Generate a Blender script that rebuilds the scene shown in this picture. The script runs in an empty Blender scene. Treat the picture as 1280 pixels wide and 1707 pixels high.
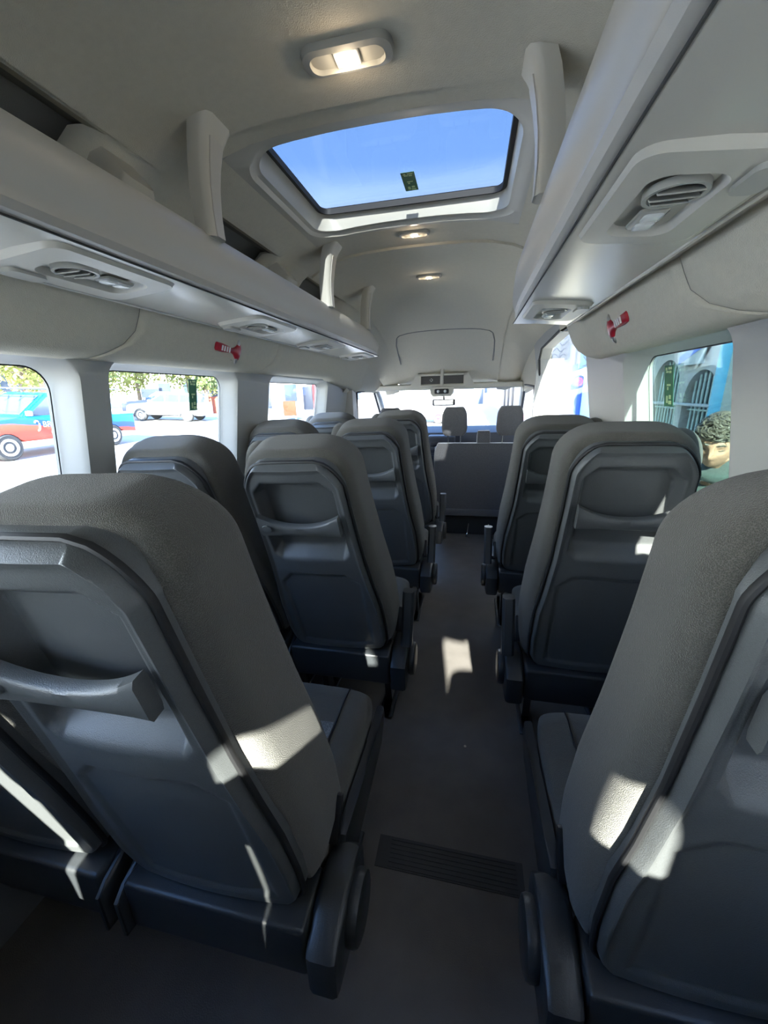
import bpy, bmesh, math, random
from mathutils import Vector, Matrix
random.seed(7)
scene = bpy.context.scene
col = scene.collection
PI = math.pi

# ---------------------------------------------------------------- camera
CAMX, CAMZ = 0.26, 1.38            # van centre line is x = 0, cabin floor z = 0, y runs forward
F_PX, IMW, IMH = 650.0, 1280, 1707
def view_axes(vp=(785, 652), slope=-0.03):
    F = Vector((vp[0]-IMW/2, vp[1]-IMH/2, F_PX)).normalized()
    n = F.cross(Vector((1, slope, 0))).normalized()
    if n.y < 0: n = -n
    return n.cross(F), F, -n
AX, AY, AZ = view_axes()
right = Vector((AX.x, AY.x, AZ.x)); up = -Vector((AX.y, AY.y, AZ.y)); back = -Vector((AX.z, AY.z, AZ.z))
cam_data = bpy.data.cameras.new('camera'); cam = bpy.data.objects.new('camera', cam_data); col.objects.link(cam)
cam.matrix_world = Matrix(((right.x, up.x, back.x, CAMX), (right.y, up.y, back.y, 0), (right.z, up.z, back.z, CAMZ), (0, 0, 0, 1)))
cam_data.sensor_fit = 'HORIZONTAL'; cam_data.sensor_width = 36; cam_data.lens = 36*F_PX/IMW
cam_data.clip_start = 0.02; cam_data.clip_end = 500
scene.camera = cam

# ---------------------------------------------------------------- light
SUN = Vector((-0.13, 1.0, -0.56)).normalized()
sd = bpy.data.lights.new('sun', 'SUN'); sun = bpy.data.objects.new('sun', sd); col.objects.link(sun)
sun.rotation_euler = SUN.to_track_quat('-Z', 'Y').to_euler(); sun.location = (0, -20, 15)
sd.energy = 15; sd.color = (1, .95, .86); sd.angle = .011
world = bpy.data.worlds.new('world'); scene.world = world; world.use_nodes = True
wn = world.node_tree; wn.nodes.clear()
wo = wn.nodes.new('ShaderNodeOutputWorld'); wb = wn.nodes.new('ShaderNodeBackground')
tc = wn.nodes.new('ShaderNodeTexCoord'); sx = wn.nodes.new('ShaderNodeSeparateXYZ'); cr = wn.nodes.new('ShaderNodeValToRGB')
wn.links.new(tc.outputs['Generated'], sx.inputs[0]); wn.links.new(sx.outputs['Z'], cr.inputs[0])
wn.links.new(cr.outputs[0], wb.inputs[0]); wn.links.new(wb.outputs[0], wo.inputs[0])
e = cr.color_ramp.elements
e[0].position = 0.0; e[0].color = (1, .98, .94, 1); e[1].position = 1.0; e[1].color = (.036, .09, .24, 1)
m_ = e.new(.12); m_.color = (.80, .86, .92, 1)
m_ = e.new(.42); m_.color = (.11, .20, .40, 1)
wb.inputs[1].default_value = 7.5
scene.view_settings.view_transform = 'Standard'
scene.view_settings.look = 'None'; scene.view_settings.gamma = 1; scene.view_settings.use_curve_mapping = False
scene.view_settings.exposure = 1.88
scene.cycles.max_bounces = 14; scene.cycles.diffuse_bounces = 7; scene.cycles.transparent_max_bounces = 16
scene.cycles.sample_clamp_indirect = 6

# ---------------------------------------------------------------- materials
def mat(name, color, rough=.5, metal=0, noise=None, bump=None, spec=.5, emit=None, sheen=0):
    m = bpy.data.materials.new(name); m.use_nodes = True
    nt = m.node_tree; b = nt.nodes['Principled BSDF']
    b.inputs['Base Color'].default_value = (*color, 1); b.inputs['Roughness'].default_value = rough
    b.inputs['Metallic'].default_value = metal; b.inputs['Specular IOR Level'].default_value = spec
    if sheen: b.inputs['Sheen Weight'].default_value = sheen
    if emit: b.inputs['Emission Color'].default_value = (*emit[0], 1); b.inputs['Emission Strength'].default_value = emit[1]
    t = nt.nodes.new('ShaderNodeTexCoord')
    if noise:                                     # (scale, amount)
        n = nt.nodes.new('ShaderNodeTexNoise'); n.inputs['Scale'].default_value = noise[0]; n.inputs['Detail'].default_value = 6
        nt.links.new(t.outputs['Object'], n.inputs['Vector'])
        mx = nt.nodes.new('ShaderNodeMix'); mx.data_type = 'RGBA'
        a = noise[1]
        mx.inputs[6].default_value = (*[c*(1-a) for c in color], 1); mx.inputs[7].default_value = (*[min(1, c*(1+a)) for c in color], 1)
        nt.links.new(n.outputs[0], mx.inputs[0]); nt.links.new(mx.outputs[2], b.inputs['Base Color'])
    if bump:                                      # (scale, strength)
        n2 = nt.nodes.new('ShaderNodeTexNoise'); n2.inputs['Scale'].default_value = bump[0]; n2.inputs['Detail'].default_value = 3
        nt.links.new(t.outputs['Object'], n2.inputs['Vector'])
        bp = nt.nodes.new('ShaderNodeBump'); bp.inputs['Strength'].default_value = bump[1]; bp.inputs['Distance'].default_value = .004
        nt.links.new(n2.outputs[0], bp.inputs['Height']); nt.links.new(bp.outputs[0], b.inputs['Normal'])
    return m
def weave(name, c1, c2, scale, rough=.9, bump=.4):
    m = mat(name, c1, rough, spec=.2, sheen=.25); nt = m.node_tree; b = nt.nodes['Principled BSDF']
    t = nt.nodes.new('ShaderNodeTexCoord'); v = nt.nodes.new('ShaderNodeTexVoronoi'); v.inputs['Scale'].default_value = scale
    nt.links.new(t.outputs['Object'], v.inputs['Vector'])
    r = nt.nodes.new('ShaderNodeValToRGB'); r.color_ramp.elements[0].color = (*c1, 1); r.color_ramp.elements[1].color = (*c2, 1)
    r.color_ramp.elements[0].position = .15; r.color_ramp.elements[1].position = .75
    nt.links.new(v.outputs['Distance'], r.inputs[0]); nt.links.new(r.outputs[0], b.inputs['Base Color'])
    bp = nt.nodes.new('ShaderNodeBump'); bp.inputs['Strength'].default_value = bump; bp.inputs['Distance'].default_value = .002
    nt.links.new(v.outputs['Distance'], bp.inputs['Height']); nt.links.new(bp.outputs[0], b.inputs['Normal'])
    return m
def glass(name, tint, refl=.06, rough=0.0):
    m = bpy.data.materials.new(name); m.use_nodes = True; nt = m.node_tree; nt.nodes.clear()
    o = nt.nodes.new('ShaderNodeOutputMaterial'); mx = nt.nodes.new('ShaderNodeMixShader')
    tr = nt.nodes.new('ShaderNodeBsdfTransparent'); gl = nt.nodes.new('ShaderNodeBsdfGlossy'); fr = nt.nodes.new('ShaderNodeLayerWeight')
    tr.inputs[0].default_value = (*tint, 1); gl.inputs['Roughness'].default_value = rough
    mth = nt.nodes.new('ShaderNodeMath'); mth.operation = 'MULTIPLY_ADD'; mth.inputs[1].default_value = .35; mth.inputs[2].default_value = refl*.5
    fr.inputs[0].default_value = .12
    nt.links.new(fr.outputs['Fresnel'], mth.inputs[0]); nt.links.new(mth.outputs[0], mx.inputs[0])
    nt.links.new(tr.outputs[0], mx.inputs[1]); nt.links.new(gl.outputs[0], mx.inputs[2]); nt.links.new(mx.outputs[0], o.inputs[0])
    return m
M = dict(
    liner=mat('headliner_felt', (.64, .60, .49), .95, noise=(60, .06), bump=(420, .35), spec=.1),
    recess=mat('shaded_felt', (.30, .295, .27), .95, bump=(420, .3), spec=.1),  # headliner felt darkened, the shade of the recesses put into its colour
    trim=mat('light_trim_plastic', (.54, .515, .44), .42, bump=(600, .06)),
    under=mat('shelf_underside_plastic', (.54, .515, .44), .24, bump=(600, .03)),
    shelf=mat('shelf_plastic', (.50, .475, .42), .38, bump=(600, .05)),
    pillar=mat('pillar_plastic', (.42, .42, .39), .5, bump=(600, .06)),
    lower=mat('lower_wall_plastic', (.17, .175, .18), .6, bump=(300, .1)),
    seam=mat('dark_seam', (.05, .05, .045), .8),
    shell=mat('seat_shell_plastic', (.090, .095, .096), .36, bump=(700, .22), noise=(300, .12)),
    cover=mat('seat_base_plastic', (.030, .033, .036), .36, bump=(500, .12)),
    fabric=weave('seat_fabric', (.046, .044, .038), (.108, .103, .089), 750, .9, .7),
    insert=weave('seat_insert_fabric', (.10, .105, .11), (.20, .205, .21), 260),
    rest=weave('front_seat_fabric', (.09, .088, .09), (.15, .147, .15), 300),
    leg=mat('painted_leg_metal', (.10, .105, .11), .35, metal=.6),
    chrome=mat('bright_metal', (.7, .7, .68), .2, metal=1),
    floor=mat('floor_vinyl', (.13, .118, .108), .42, noise=(9, .30), bump=(350, .25)),
    strip=mat('ribbed_strip_rubber', (.05, .05, .05), .5),
    rubber=mat('black_rubber', (.012, .012, .013), .6),
    black=mat('black_plastic', (.015, .015, .017), .4),
    dash=mat('dash_plastic', (.03, .032, .036), .6, bump=(400, .1)),
    lens=mat('clear_lens', (.75, .77, .74), .15, spec=.8),
    vent=mat('vent_plastic', (.40, .395, .35), .4),
    ventdk=mat('vent_slot_dark', (.05, .05, .045), .6),
    bulb=mat('lamp_glow', (1, .9, .75), .3, emit=((1, .82, .58), 9)),
    red=mat('hammer_red', (.42, .012, .03), .35),
    steel=mat('hammer_steel', (.55, .55, .53), .3, metal=.9),
    white=mat('white_print', (.85, .85, .82), .6),
    green=mat('green_label', (.02, .17, .07), .5, noise=(40, .3)),
    lime=mat('label_print', (.50, .72, .35), .5),
    glass=glass('side_glass', (.90, .93, .93), .05),
    dark_glass=glass('tinted_glass', (.50, .60, .58), .07),
    roof_glass=glass('roof_glass', (.33, .35, .37), .03),
    screen=glass('windscreen_glass', (.90, .93, .92), .05),
)

# ---------------------------------------------------------------- helpers
def obj(name, bm, m, parent=None, smooth=True, loc=None, angle=38):
    me = bpy.data.meshes.new(name); bmesh.ops.recalc_face_normals(bm, faces=bm.faces); bm.to_mesh(me); bm.free()
    for mm in (m if isinstance(m, (list, tuple)) else [m]): me.materials.append(mm)
    o = bpy.data.objects.new(name, me); col.objects.link(o)
    if smooth:
        for p in me.polygons: p.use_smooth = True
        try: me.set_sharp_from_angle(angle=math.radians(angle))
        except Exception: pass
    if parent: o.parent = parent
    if loc: o.location = loc
    return o
def tag(o, label, cat, group=None, kind=None):
    o['label'] = label; o['category'] = cat
    if group: o['group'] = group
    if kind: o['kind'] = kind
    return o
def thing(name, label, cat, loc=(0, 0, 0), rot=(0, 0, 0), group=None):
    o = bpy.data.objects.new(name, None); col.objects.link(o); o.location = loc; o.rotation_euler = rot; o.empty_display_size = .05
    return tag(o, label, cat, group)
def struct(name, bm, m, **k):
    o = obj(name, bm, m, **k); o['kind'] = 'structure'; return o
def copy_tree(o, parent=None):
    c = o.copy(); col.objects.link(c)
    if parent: c.parent = parent
    for ch in list(o.children): copy_tree(ch, c)
    return c
def box(bm, lo, hi, bev=0, seg=2, mi=0, mtx=None):
    r = bmesh.ops.create_cube(bm, size=1); vs = r['verts']
    for v in vs:
        v.co = Vector([(lo[i]+hi[i])/2+v.co[i]*(hi[i]-lo[i]) for i in range(3)])
    fs = list({f for v in vs for f in v.link_faces})
    if bev:
        es = list({ed for v in vs for ed in v.link_edges})
        rr = bmesh.ops.bevel(bm, geom=es, offset=bev, segments=seg, affect='EDGES', profile=.5)
        fs = list(set(rr['faces']) | {f for f in fs if f.is_valid}); vs = list({v for f in fs for v in f.verts})
        # all faces of this island
        vs = list({v for f in fs for v in f.verts})
    for f in fs: f.material_index = mi
    if mtx is not None: bmesh.ops.transform(bm, matrix=mtx, verts=list({v for f in fs for v in f.verts}))
    return fs
def loft(bm, rings, close=True, cap=True, mi=0):
    vr = [[bm.verts.new(p) for p in r] for r in rings]
    n = len(rings[0])
    for a, b in zip(vr, vr[1:]):
        for i in range(n if close else n-1):
            j = (i+1) % n
            try: bm.faces.new((a[i], a[j], b[j], b[i])).material_index = mi
            except ValueError: pass
    if cap and close:
        for r in (vr[0], vr[-1]):
            try: bm.faces.new(r).material_index = mi
            except ValueError: pass
    return vr
def tube(bm, pts, r, n=10, mi=0):
    pts = [Vector(p) for p in pts]; rings = []
    rs = r if isinstance(r, (list, tuple)) else [r]*len(pts)
    for i, p in enumerate(pts):
        d = (pts[min(i+1, len(pts)-1)]-pts[max(i-1, 0)]).normalized()
        u = d.cross(Vector((0, 0, 1)) if abs(d.z) < .95 else Vector((1, 0, 0))).normalized(); w = d.cross(u)
        rings.append([p+(u*math.cos(2*PI*k/n)+w*math.sin(2*PI*k/n))*rs[i] for k in range(n)])
    return loft(bm, rings, mi=mi)
def prism(bm, poly, axis, a, b, bev=0, mi=0):
    """poly: 2-D points; axis 0/1/2 is the extrusion axis from a to b"""
    def P(u, v, w):
        return {0: (w, u, v), 1: (u, w, v), 2: (u, v, w)}[axis]
    A = [bm.verts.new(P(u, v, a)) for u, v in poly]; B = [bm.verts.new(P(u, v, b)) for u, v in poly]
    fs = [bm.faces.new(A), bm.faces.new(list(reversed(B)))]
    n = len(poly)
    for i in range(n): fs.append(bm.faces.new((A[i], B[i], B[(i+1) % n], A[(i+1) % n])))
    if bev:
        es = [ed for ed in {ed for f in fs[:2] for ed in f.edges}]
        rr = bmesh.ops.bevel(bm, geom=es, offset=bev, segments=2, affect='EDGES', profile=.5)
        fs = [f for f in fs if f.is_valid]+rr['faces']
    for f in fs: f.material_index = mi
    return fs
def rrect(x0, x1, y0, y1, r, n=6):
    pts = []
    for cx, cy, a0 in ((x1-r, y1-r, 0), (x0+r, y1-r, 90), (x0+r, y0+r, 180), (x1-r, y0+r, 270)):
        for k in range(n+1):
            a = math.radians(a0+90*k/n); pts.append((cx+r*math.cos(a), cy+r*math.sin(a)))
    return pts
def lerp_table(tab, t):
    for (a, va), (b, vb) in zip(tab, tab[1:]):
        if t <= b: return va+(vb-va)*max(0, (t-a))/(b-a)
    return tab[-1][1]
def sstep(x): x = max(0, min(1, x)); return x*x*(3-2*x)
def text(name, body, size, m, parent=None, loc=(0, 0, 0), rot=(0, 0, 0), ext=.001):
    cu = bpy.data.curves.new(name, 'FONT'); cu.body = body; cu.size = size; cu.extrude = ext; cu.align_x = 'CENTER'; cu.align_y = 'CENTER'
    cu.materials.append(m); o = bpy.data.objects.new(name, cu); col.objects.link(o)
    dg = bpy.context.evaluated_depsgraph_get(); me = bpy.data.meshes.new_from_object(o.evaluated_get(dg)); bpy.data.objects.remove(o)
    o = bpy.data.objects.new(name, me); col.objects.link(o)
    o.location = loc; o.rotation_euler = rot
    if parent: o.parent = parent
    return o

# ---------------------------------------------------------------- shell of the van
Y0, Y1 = -0.95, 3.62                 # passenger cabin, rear doors to B pillar
def side_a(z):                       # inner half width of the side wall at height z
    return lerp_table([(-1, .915), (.90, .905), (.95, .88), (1.0, .87), (1.52, .785), (3, .785)], z)
bm = bmesh.new(); box(bm, (-.95, Y0, -.06), (.95, 4.9, 0)); struct('floor', bm, M['floor'], smooth=False)

# ceiling: one curved grid with a hole for the roof hatch
CPROF = [(0, 2.035), (.12, 2.034), (.25, 2.028), (.33, 2.02), (.42, 2.0), (.48, 1.975), (.51, 1.96), (.53, 1.948)]
def ceil_z(a, y=0):
    z = lerp_table(CPROF, abs(a))
    d = 0
    if y > 3.1: d = lerp_table([(3.1, 0), (3.5, .03), (3.9, .12), (4.2, .27), (4.45, .46), (4.6, .60)], y)
    if y < 1.10 or y > 2.07: d += .010        # stepped seams either side of the hatch panel
    return z-d if y < 3.5 else max(z-d, 1.47)
RX0, RX1, RY0, RY1 = -.42, .42, 1.17, 1.86
ys = [Y0, 0, .5, .8, 1.099, 1.101, RY0, 1.3, 1.5, 1.7, RY1, 2.069, 2.071, 2.5, 3.1, 3.3, 3.5, 3.7, 3.9, 4.05, 4.2, 4.33, 4.45, 4.6]
xs = [-.53, -.51, -.48, -.42, -.33, -.25, -.12, 0, .12, .25, .33, .42, .48, .51, .53]
bm = bmesh.new(); G = [[bm.verts.new((x, y, ceil_z(x, y))) for x in xs] for y in ys]
for i in range(len(ys)-1):
    for j in range(len(xs)-1):
        if ys[i] >= RY0-1e-4 and ys[i+1] <= RY1+1e-4 and xs[j] >= RX0-1e-4 and xs[j+1] <= RX1+1e-4: continue
        bm.faces.new((G[i][j], G[i][j+1], G[i+1][j+1], G[i+1][j]))
struct('ceiling', bm, M['liner'], angle=60)

# hatch surround (moulded ring), rubber seal and glass
def ring_loft(loops, m, name, kind=True, parent=None):
    bm = bmesh.new(); loft(bm, loops, cap=False)
    return (struct if kind else obj)(name, bm, m, **({} if kind else {'parent': parent}))
def square_of(loop, x0, x1, y0, y1):             # project a rounded loop outwards onto its rectangle
    out = []; cx, cy = (x0+x1)/2, (y0+y1)/2
    for x, y in loop:
        dx, dy = x-cx, y-cy; s = min((x1-x0)/2/max(1e-6, abs(dx)), (y1-y0)/2/max(1e-6, abs(dy))); out.append((cx+dx*s, cy+dy*s))
    return out
N = 12
def densify(x0, x1, y0, y1, r):
    p = rrect(x0, x1, y0, y1, r, N); out = []
    for i, a in enumerate(p):
        b = p[(i+1) % len(p)]; out.append(a)
        if (i+1) % (N+1) == 0: out += [(a[0]+(b[0]-a[0])*k/12, a[1]+(b[1]-a[1])*k/12) for k in range(1, 12)]
    return out
GX0, GX1, GY0, GY1 = -.362, .352, 1.27, 1.80
lo1 = densify(-.40, .40, 1.185, 1.845, .13); out1 = square_of(lo1, RX0, RX1, RY0, RY1)
lo2 = densify(-.392, .386, 1.205, 1.836, .115); lo3 = densify(-.378, .372, 1.228, 1.822, .10); lo4 = densify(GX0-.012, GX1+.012, GY0-.012, GY1+.015, .05); lo5 = densify(GX0+.004, GX1-.004, GY0+.004, GY1-.004, .035)
loops = [[(x, y, ceil_z(x, y)) for x, y in out1], [(x, y, ceil_z(x, y)) for x, y in lo1], [(x, y, ceil_z(x, y)+.012) for x, y in lo2],
         [(x, y, ceil_z(x, y)+.014) for x, y in lo3], [(x, y, 2.092) for x, y in lo4], [(x, y, 2.10) for x, y in lo4]]
ring_loft(loops, M['trim'], 'trim_1')
hatch = thing('roof_hatch', 'tinted glass roof hatch set in the ceiling ahead of the first lamp', 'roof window', (0, 1.5, 2.07))
bm = bmesh.new()
loft(bm, [[(x, y-1.5, z-2.07) for x, y in lp] for lp, z in ((lo4, 2.093), (lo5, 2.088), (lo5, 2.108), (densify(GX0-.05, GX1+.05, GY0-.05, GY1+.05, .06), 2.112))], cap=False)
obj('seal', bm, M['rubber'], hatch)
bm = bmesh.new(); box(bm, (GX0-.03, GY0-1.53, .040), (GX1+.03, GY1-1.47, .045)); obj('glass_pane', bm, M['roof_glass'], hatch, smooth=False)

# roof skin above everything keeps daylight out of the linings
bm = bmesh.new()
sk = [(-.98, -.05), (-.985, .95), (-.90, 1.6), (-.86, 1.95), (-.70, 2.10), (-.55, 2.125)]
RXa, RXb = -.42, .42
def skinloop(y): return [(x, y, z) for x, z in sk]+[(RXa, y, 2.13)]
for s in (1,):
    pass
def strip(bm, pa, ya, yb):
    A = [bm.verts.new((x, ya, z)) for x, z in pa]; B = [bm.verts.new((x, yb, z)) for x, z in pa]
    for i in range(len(pa)-1): bm.faces.new((A[i], A[i+1], B[i+1], B[i]))
uppL = [(-.90, 1.58), (-.87, 1.95), (-.70, 2.10), (RXa, 2.13)]; uppR = [(-x, z) for x, z in uppL]; uppR[-1] = (RXb, 2.13)
strip(bm, uppL, Y0-.02, 4.3); strip(bm, uppR, Y0-.02, 2.0); strip(bm, [(.885, 1.80)]+uppR[1:], 2.0, 3.62); strip(bm, uppR, 3.62, 4.3)
strip(bm, [(RXa, 2.13), (RXb, 2.13)], Y0-.02, GY0-.045); strip(bm, [(RXa, 2.13), (RXb, 2.13)], GY1+.045, 4.3)
A = [bm.verts.new(p) for p in ((-.42, 4.3, 2.13), (.42, 4.3, 2.13), (.42, 4.64, 1.50), (-.42, 4.64, 1.50))]; bm.faces.new(A)
for s in (-1, 1):
    A = [bm.verts.new(p) for p in ((s*.42, 4.3, 2.13), (s*.70, 4.3, 2.10), (s*.80, 4.62, 1.50), (s*.42, 4.64, 1.50))]; bm.faces.new(A)
    A = [bm.verts.new(p) for p in ((s*.70, 4.3, 2.10), (s*.87, 4.3, 1.95), (s*.90, 4.45, 1.50), (s*.80, 4.62, 1.50))]; bm.faces.new(A)
    A = [bm.verts.new(p) for p in ((s*.87, 4.3, 1.95), (s*.90, 4.3, 1.58), (s*.90, 4.45, 1.50))]; bm.faces.new(A)
struct('trim_2', bm, M['pillar'], smooth=False)
bm = bmesh.new(); sy = [(.46, 4.25), (.46, 4.1), (.455, 3.98), (.43, 3.88)]
pth = [(-x, y) for x, y in sy]+[(-.40+.04*k, 3.85) for k in range(21)]+[(x, y) for x, y in reversed(sy)]
tube(bm, [(x, y, ceil_z(x, y)+.001) for x, y in pth], .006, 8); struct('trim_17', bm, M['recess'])

# headliner coves, shelf recesses
def cove(side):
    bm = bmesh.new(); s = side
    ye = 3.4 if s < 0 else 2.35
    ribs = [(.88, 1.30), (1.72, 2.08), (2.52, 3.4)] if s < 0 else [(.88, 1.30), (1.72, 2.35)]
    # recess lining
    prof = [(.528, 1.950), (.545, 1.942), (.57, 1.95), (.64, 1.985), (.76, 1.96), (.83, 1.88), (.845, 1.70), (.70, 1.655)]
    yy = [Y0]+[v for r in ribs for v in r]
    A = None
    for y in (Y0, ye):
        ring = [bm.verts.new((s*a, y, z)) for a, z in prof]
        if A:
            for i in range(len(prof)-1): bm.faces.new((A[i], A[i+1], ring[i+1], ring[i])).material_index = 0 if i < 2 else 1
        A = ring
    # solid rib zones: curved cove between the recesses
    for (ya, yb) in ribs:
        prof2 = [(.526, 1.951), (.565, 1.925), (.605, 1.88), (.64, 1.82), (.675, 1.74), (.69, 1.66)]
        rows = []
        for k in range(7):
            t = k/6; rnd = .05
            y = ya+rnd*(1-math.cos(t*PI/2)); off = rnd*1.6*(1-math.sin(t*PI/2))
            rows.append((y, off))
        rows2 = [(y, o) for y, o in rows]+[(ya+yb-y, o) for y, o in reversed(rows)]
        prev = None
        for y, off in rows2:
            ring = [bm.verts.new((s*(a+off), y, z+(0 if i else 0))) for i, (a, z) in enumerate(prof2)]
            if prev:
                for i in range(len(prof2)-1): bm.faces.new((prev[i], prev[i+1], ring[i+1], ring[i])).material_index = 0
            prev = ring
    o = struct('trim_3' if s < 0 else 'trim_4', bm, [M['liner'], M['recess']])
cove(-1); cove(1)

# side walls: plane with rounded window holes and reveals
GLASS_OFF = .085
def side_wall(side, windows, ya, yb, name, ztop=1.53):
    s = side; bm = bmesh.new()
    def P(y, z, off=0): return (s*(side_a(z)+off), y, z)
    # lower wall
    zs = [0, .5, .90, .95]
    for z0, z1 in zip(zs, zs[1:]):
        bm.faces.new([bm.verts.new(P(y, z)) for y, z in ((ya, z0), (yb, z0), (yb, z1), (ya, z1))]).material_index = 1
    # window band with holes (planar)
    def pl(y, z): return Vector((s*(.88+(z-.95)*(.785-.88)/.57), y, z))
    loops = []
    outer = [(ya, .95), (yb, .95), (yb, ztop), (ya, ztop)]
    def addloop(pts):
        vs = [bm.verts.new(pl(y, z)) for y, z in pts]
        return vs, [bm.edges.new((vs[i], vs[(i+1) % len(vs)])) for i in range(len(vs))]
    ov, oe = addloop(outer); edges = list(oe)
    for (y0, y1, z0, z1, r) in windows:
        pts = rrect(y0, y1, z0, z1, r, 8)
        hv, he = addloop(pts); edges += he
        ym, zm = (y0+y1)/2, (z0+z1)/2
        prev = hv
        for off, sh in ((.006, .004), (.02, .010), (GLASS_OFF*.75, .022), (GLASS_OFF, .030)):
            q = rrect(y0+sh, y1-sh, z0+sh, z1-sh, max(.02, r-sh*.6), 8)
            nv = [bm.verts.new(pl(y, z)+Vector((s*off, 0, 0))) for y, z in q]
            for i in range(len(nv)):
                bm.faces.new((prev[i], prev[(i+1) % len(nv)], nv[(i+1) % len(nv)], nv[i]))
            prev = nv
    bmesh.ops.triangle_fill(bm, edges=edges, use_beauty=True)
    return struct(name, bm, [M['pillar'], M['lower']], angle=50)
def pane(name, side, y0, y1, z0, z1, r, m, seal=True, off=GLASS_OFF):
    s = side; bm = bmesh.new()
    def pl(y, z, o): return (s*(.88+(z-.95)*(.785-.88)/.57+o), y, z)
    pts = rrect(y0-.01, y1+.01, z0-.01, z1+.01, r, 8)
    loft(bm, [[pl(y, z, off-.002) for y, z in pts], [pl(y, z, off+.003) for y, z in pts]])
    o = struct(name, bm, m, smooth=False)
    if seal:
        bm = bmesh.new(); q0 = rrect(y0+.028, y1-.028, z0+.028, z1-.028, r, 8); q1 = rrect(y0+.032, y1-.032, z0+.032, z1-.032, r*.97, 8)
        loft(bm, [[pl(y, z, off-.012) for y, z in q] for q in (q0, q1)], cap=False)
        obj('window_seal', bm, M['rubber'], o)
    return o
WL = [(-.88, .94, 1.0, 1.505, .07), (1.03, 1.72, 1.0, 1.505, .06), (2.02, 2.94, 1.0, 1.49, .06)]
WR = [(-.88, .86, 1.0, 1.505, .07), (1.02, 1.66, 1.0, 1.505, .06)]
side_wall(-1, WL, Y0, 3.45, 'wall_left')
side_wall(1, WR, Y0, 2.06, 'wall_right')
for i, w in enumerate(WL): pane('window_%d' % (i+1), -1, *w, M['glass'])
for i, w in enumerate(WR): pane('window_%d' % (i+4), 1, *w, M['dark_glass'] if i else M['glass'])

# upper cove panels above the windows, three to a side, with open seams between them
def upper_panel(name, side, ya, yb, slant=.16, ztaper=0):
    s = side; bm = bmesh.new()
    prof = [(.83, 1.497), (.795, 1.492), (.765, 1.497), (.742, 1.512), (.728, 1.54), (.715, 1.58), (.70, 1.62), (.685, 1.655), (.66, 1.70)]
    n = 60; rows = []
    for k in range(n+1):
        t = k/n; y = ya+(yb-ya)*t; e_ = min(t, 1-t)*(yb-ya)
        inset = .010*max(0, 1-e_/.014)**2
        rows.append([(s*(a+inset), y-slant*(1-max(0, min(1, (z-1.49)/.12)))**2.2, z-ztaper*max(0, t-.55)*(1 if i < 5 else .6)) for i, (a, z) in enumerate(prof)])
    loft(bm, rows, close=False)
    return struct(name, bm, M['liner'], angle=60)
upper_panel('trim_5', -1, Y0, 1.095); upper_panel('trim_6', -1, 1.097, 1.99); upper_panel('trim_7', -1, 1.992, 3.75, ztaper=.22)
upper_panel('trim_8', 1, Y0, 1.095, slant=.24); upper_panel('trim_9', 1, 1.097, 2.14, slant=.24)
bm = bmesh.new(); box(bm, (-.835, Y0, 1.50), (-.80, 3.3, 1.72)); box(bm, (.80, Y0, 1.50), (.835, 1.85, 1.72))  # dark backing added behind the panels to block daylight at the seams
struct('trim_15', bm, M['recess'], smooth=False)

# rear doors behind the camera; unseen panes, shaped to place the sun patches
bm = bmesh.new()
RP = [(-.82, -.34, 1.0, 1.64), (.09, .22, 1.0, 1.66), (.53, .87, 1.0, 1.66)]
vs = [bm.verts.new((x, Y0, z)) for x, z in ((-.97, -.06), (.97, -.06), (.90, 2.08), (-.90, 2.08))]
edges = [bm.edges.new((vs[i], vs[(i+1) % 4])) for i in range(4)]
for x0, x1, z0, z1 in RP:
    p = rrect(x0, x1, z0, z1, .05, 6); hv = [bm.verts.new((x, Y0, z)) for x, z in p]
    edges += [bm.edges.new((hv[i], hv[(i+1) % len(hv)])) for i in range(len(hv))]
bmesh.ops.triangle_fill(bm, edges=edges, use_beauty=True)
struct('wall_rear', bm, M['pillar'], smooth=False)
for i, (x0, x1, z0, z1) in enumerate(RP):
    bm = bmesh.new(); box(bm, (x0-.02, Y0-.012, z0-.02), (x1+.02, Y0-.006, z1+.02)); struct('window_%d' % (i+6), bm, M['glass'], smooth=False)

# sliding door on the right: tall glazed opening, and the pillars around it
bm = bmesh.new()
def pr(y, z, o=0): return Vector((.88+(z-.95)*(.785-.88)/.57+o, y, z))
DW = [(2.13, 1.0), (3.46, 1.0), (3.50, 1.38), (3.40, 1.60), (3.25, 1.665), (2.13, 1.73)]
outer = [(2.06, .95), (3.62, .95), (3.62, 1.78), (2.06, 1.78)]
ov = [bm.verts.new(pr(*p)) for p in outer]; edges = [bm.edges.new((ov[i], ov[(i+1) % 4])) for i in range(4)]
hv = [bm.verts.new(pr(*p)) for p in DW]; edges += [bm.edges.new((hv[i], hv[(i+1) % 6])) for i in range(6)]
nv = [bm.verts.new(pr(y*.985+.04, z*.985+.02, .07)) for y, z in DW]
for i in range(6): bm.faces.new((hv[i], hv[(i+1) % 6], nv[(i+1) % 6], nv[i]))
bmesh.ops.triangle_fill(bm, edges=edges, use_beauty=True)
bm.faces.new([bm.verts.new((.90, y, z)) for y, z in ((2.06, 0), (3.62, 0), (3.62, .95), (2.06, .95))])
d1 = struct('door_1', bm, M['pillar'], smooth=False)
bm = bmesh.new(); loft(bm, [[pr(y*.985+.04, z*.985+.02, .068) for y, z in DW], [pr(y*.985+.04, z*.985+.02, .072) for y, z in DW]]); struct('window_9', bm, M['glass'], smooth=False)
bm = bmesh.new()
for i in range(6):
    pass
tube(bm, [pr(y, z, -.004) for y, z in DW[2:]], .008, 8); obj('door_seal', bm, M['rubber'], d1)
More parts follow.
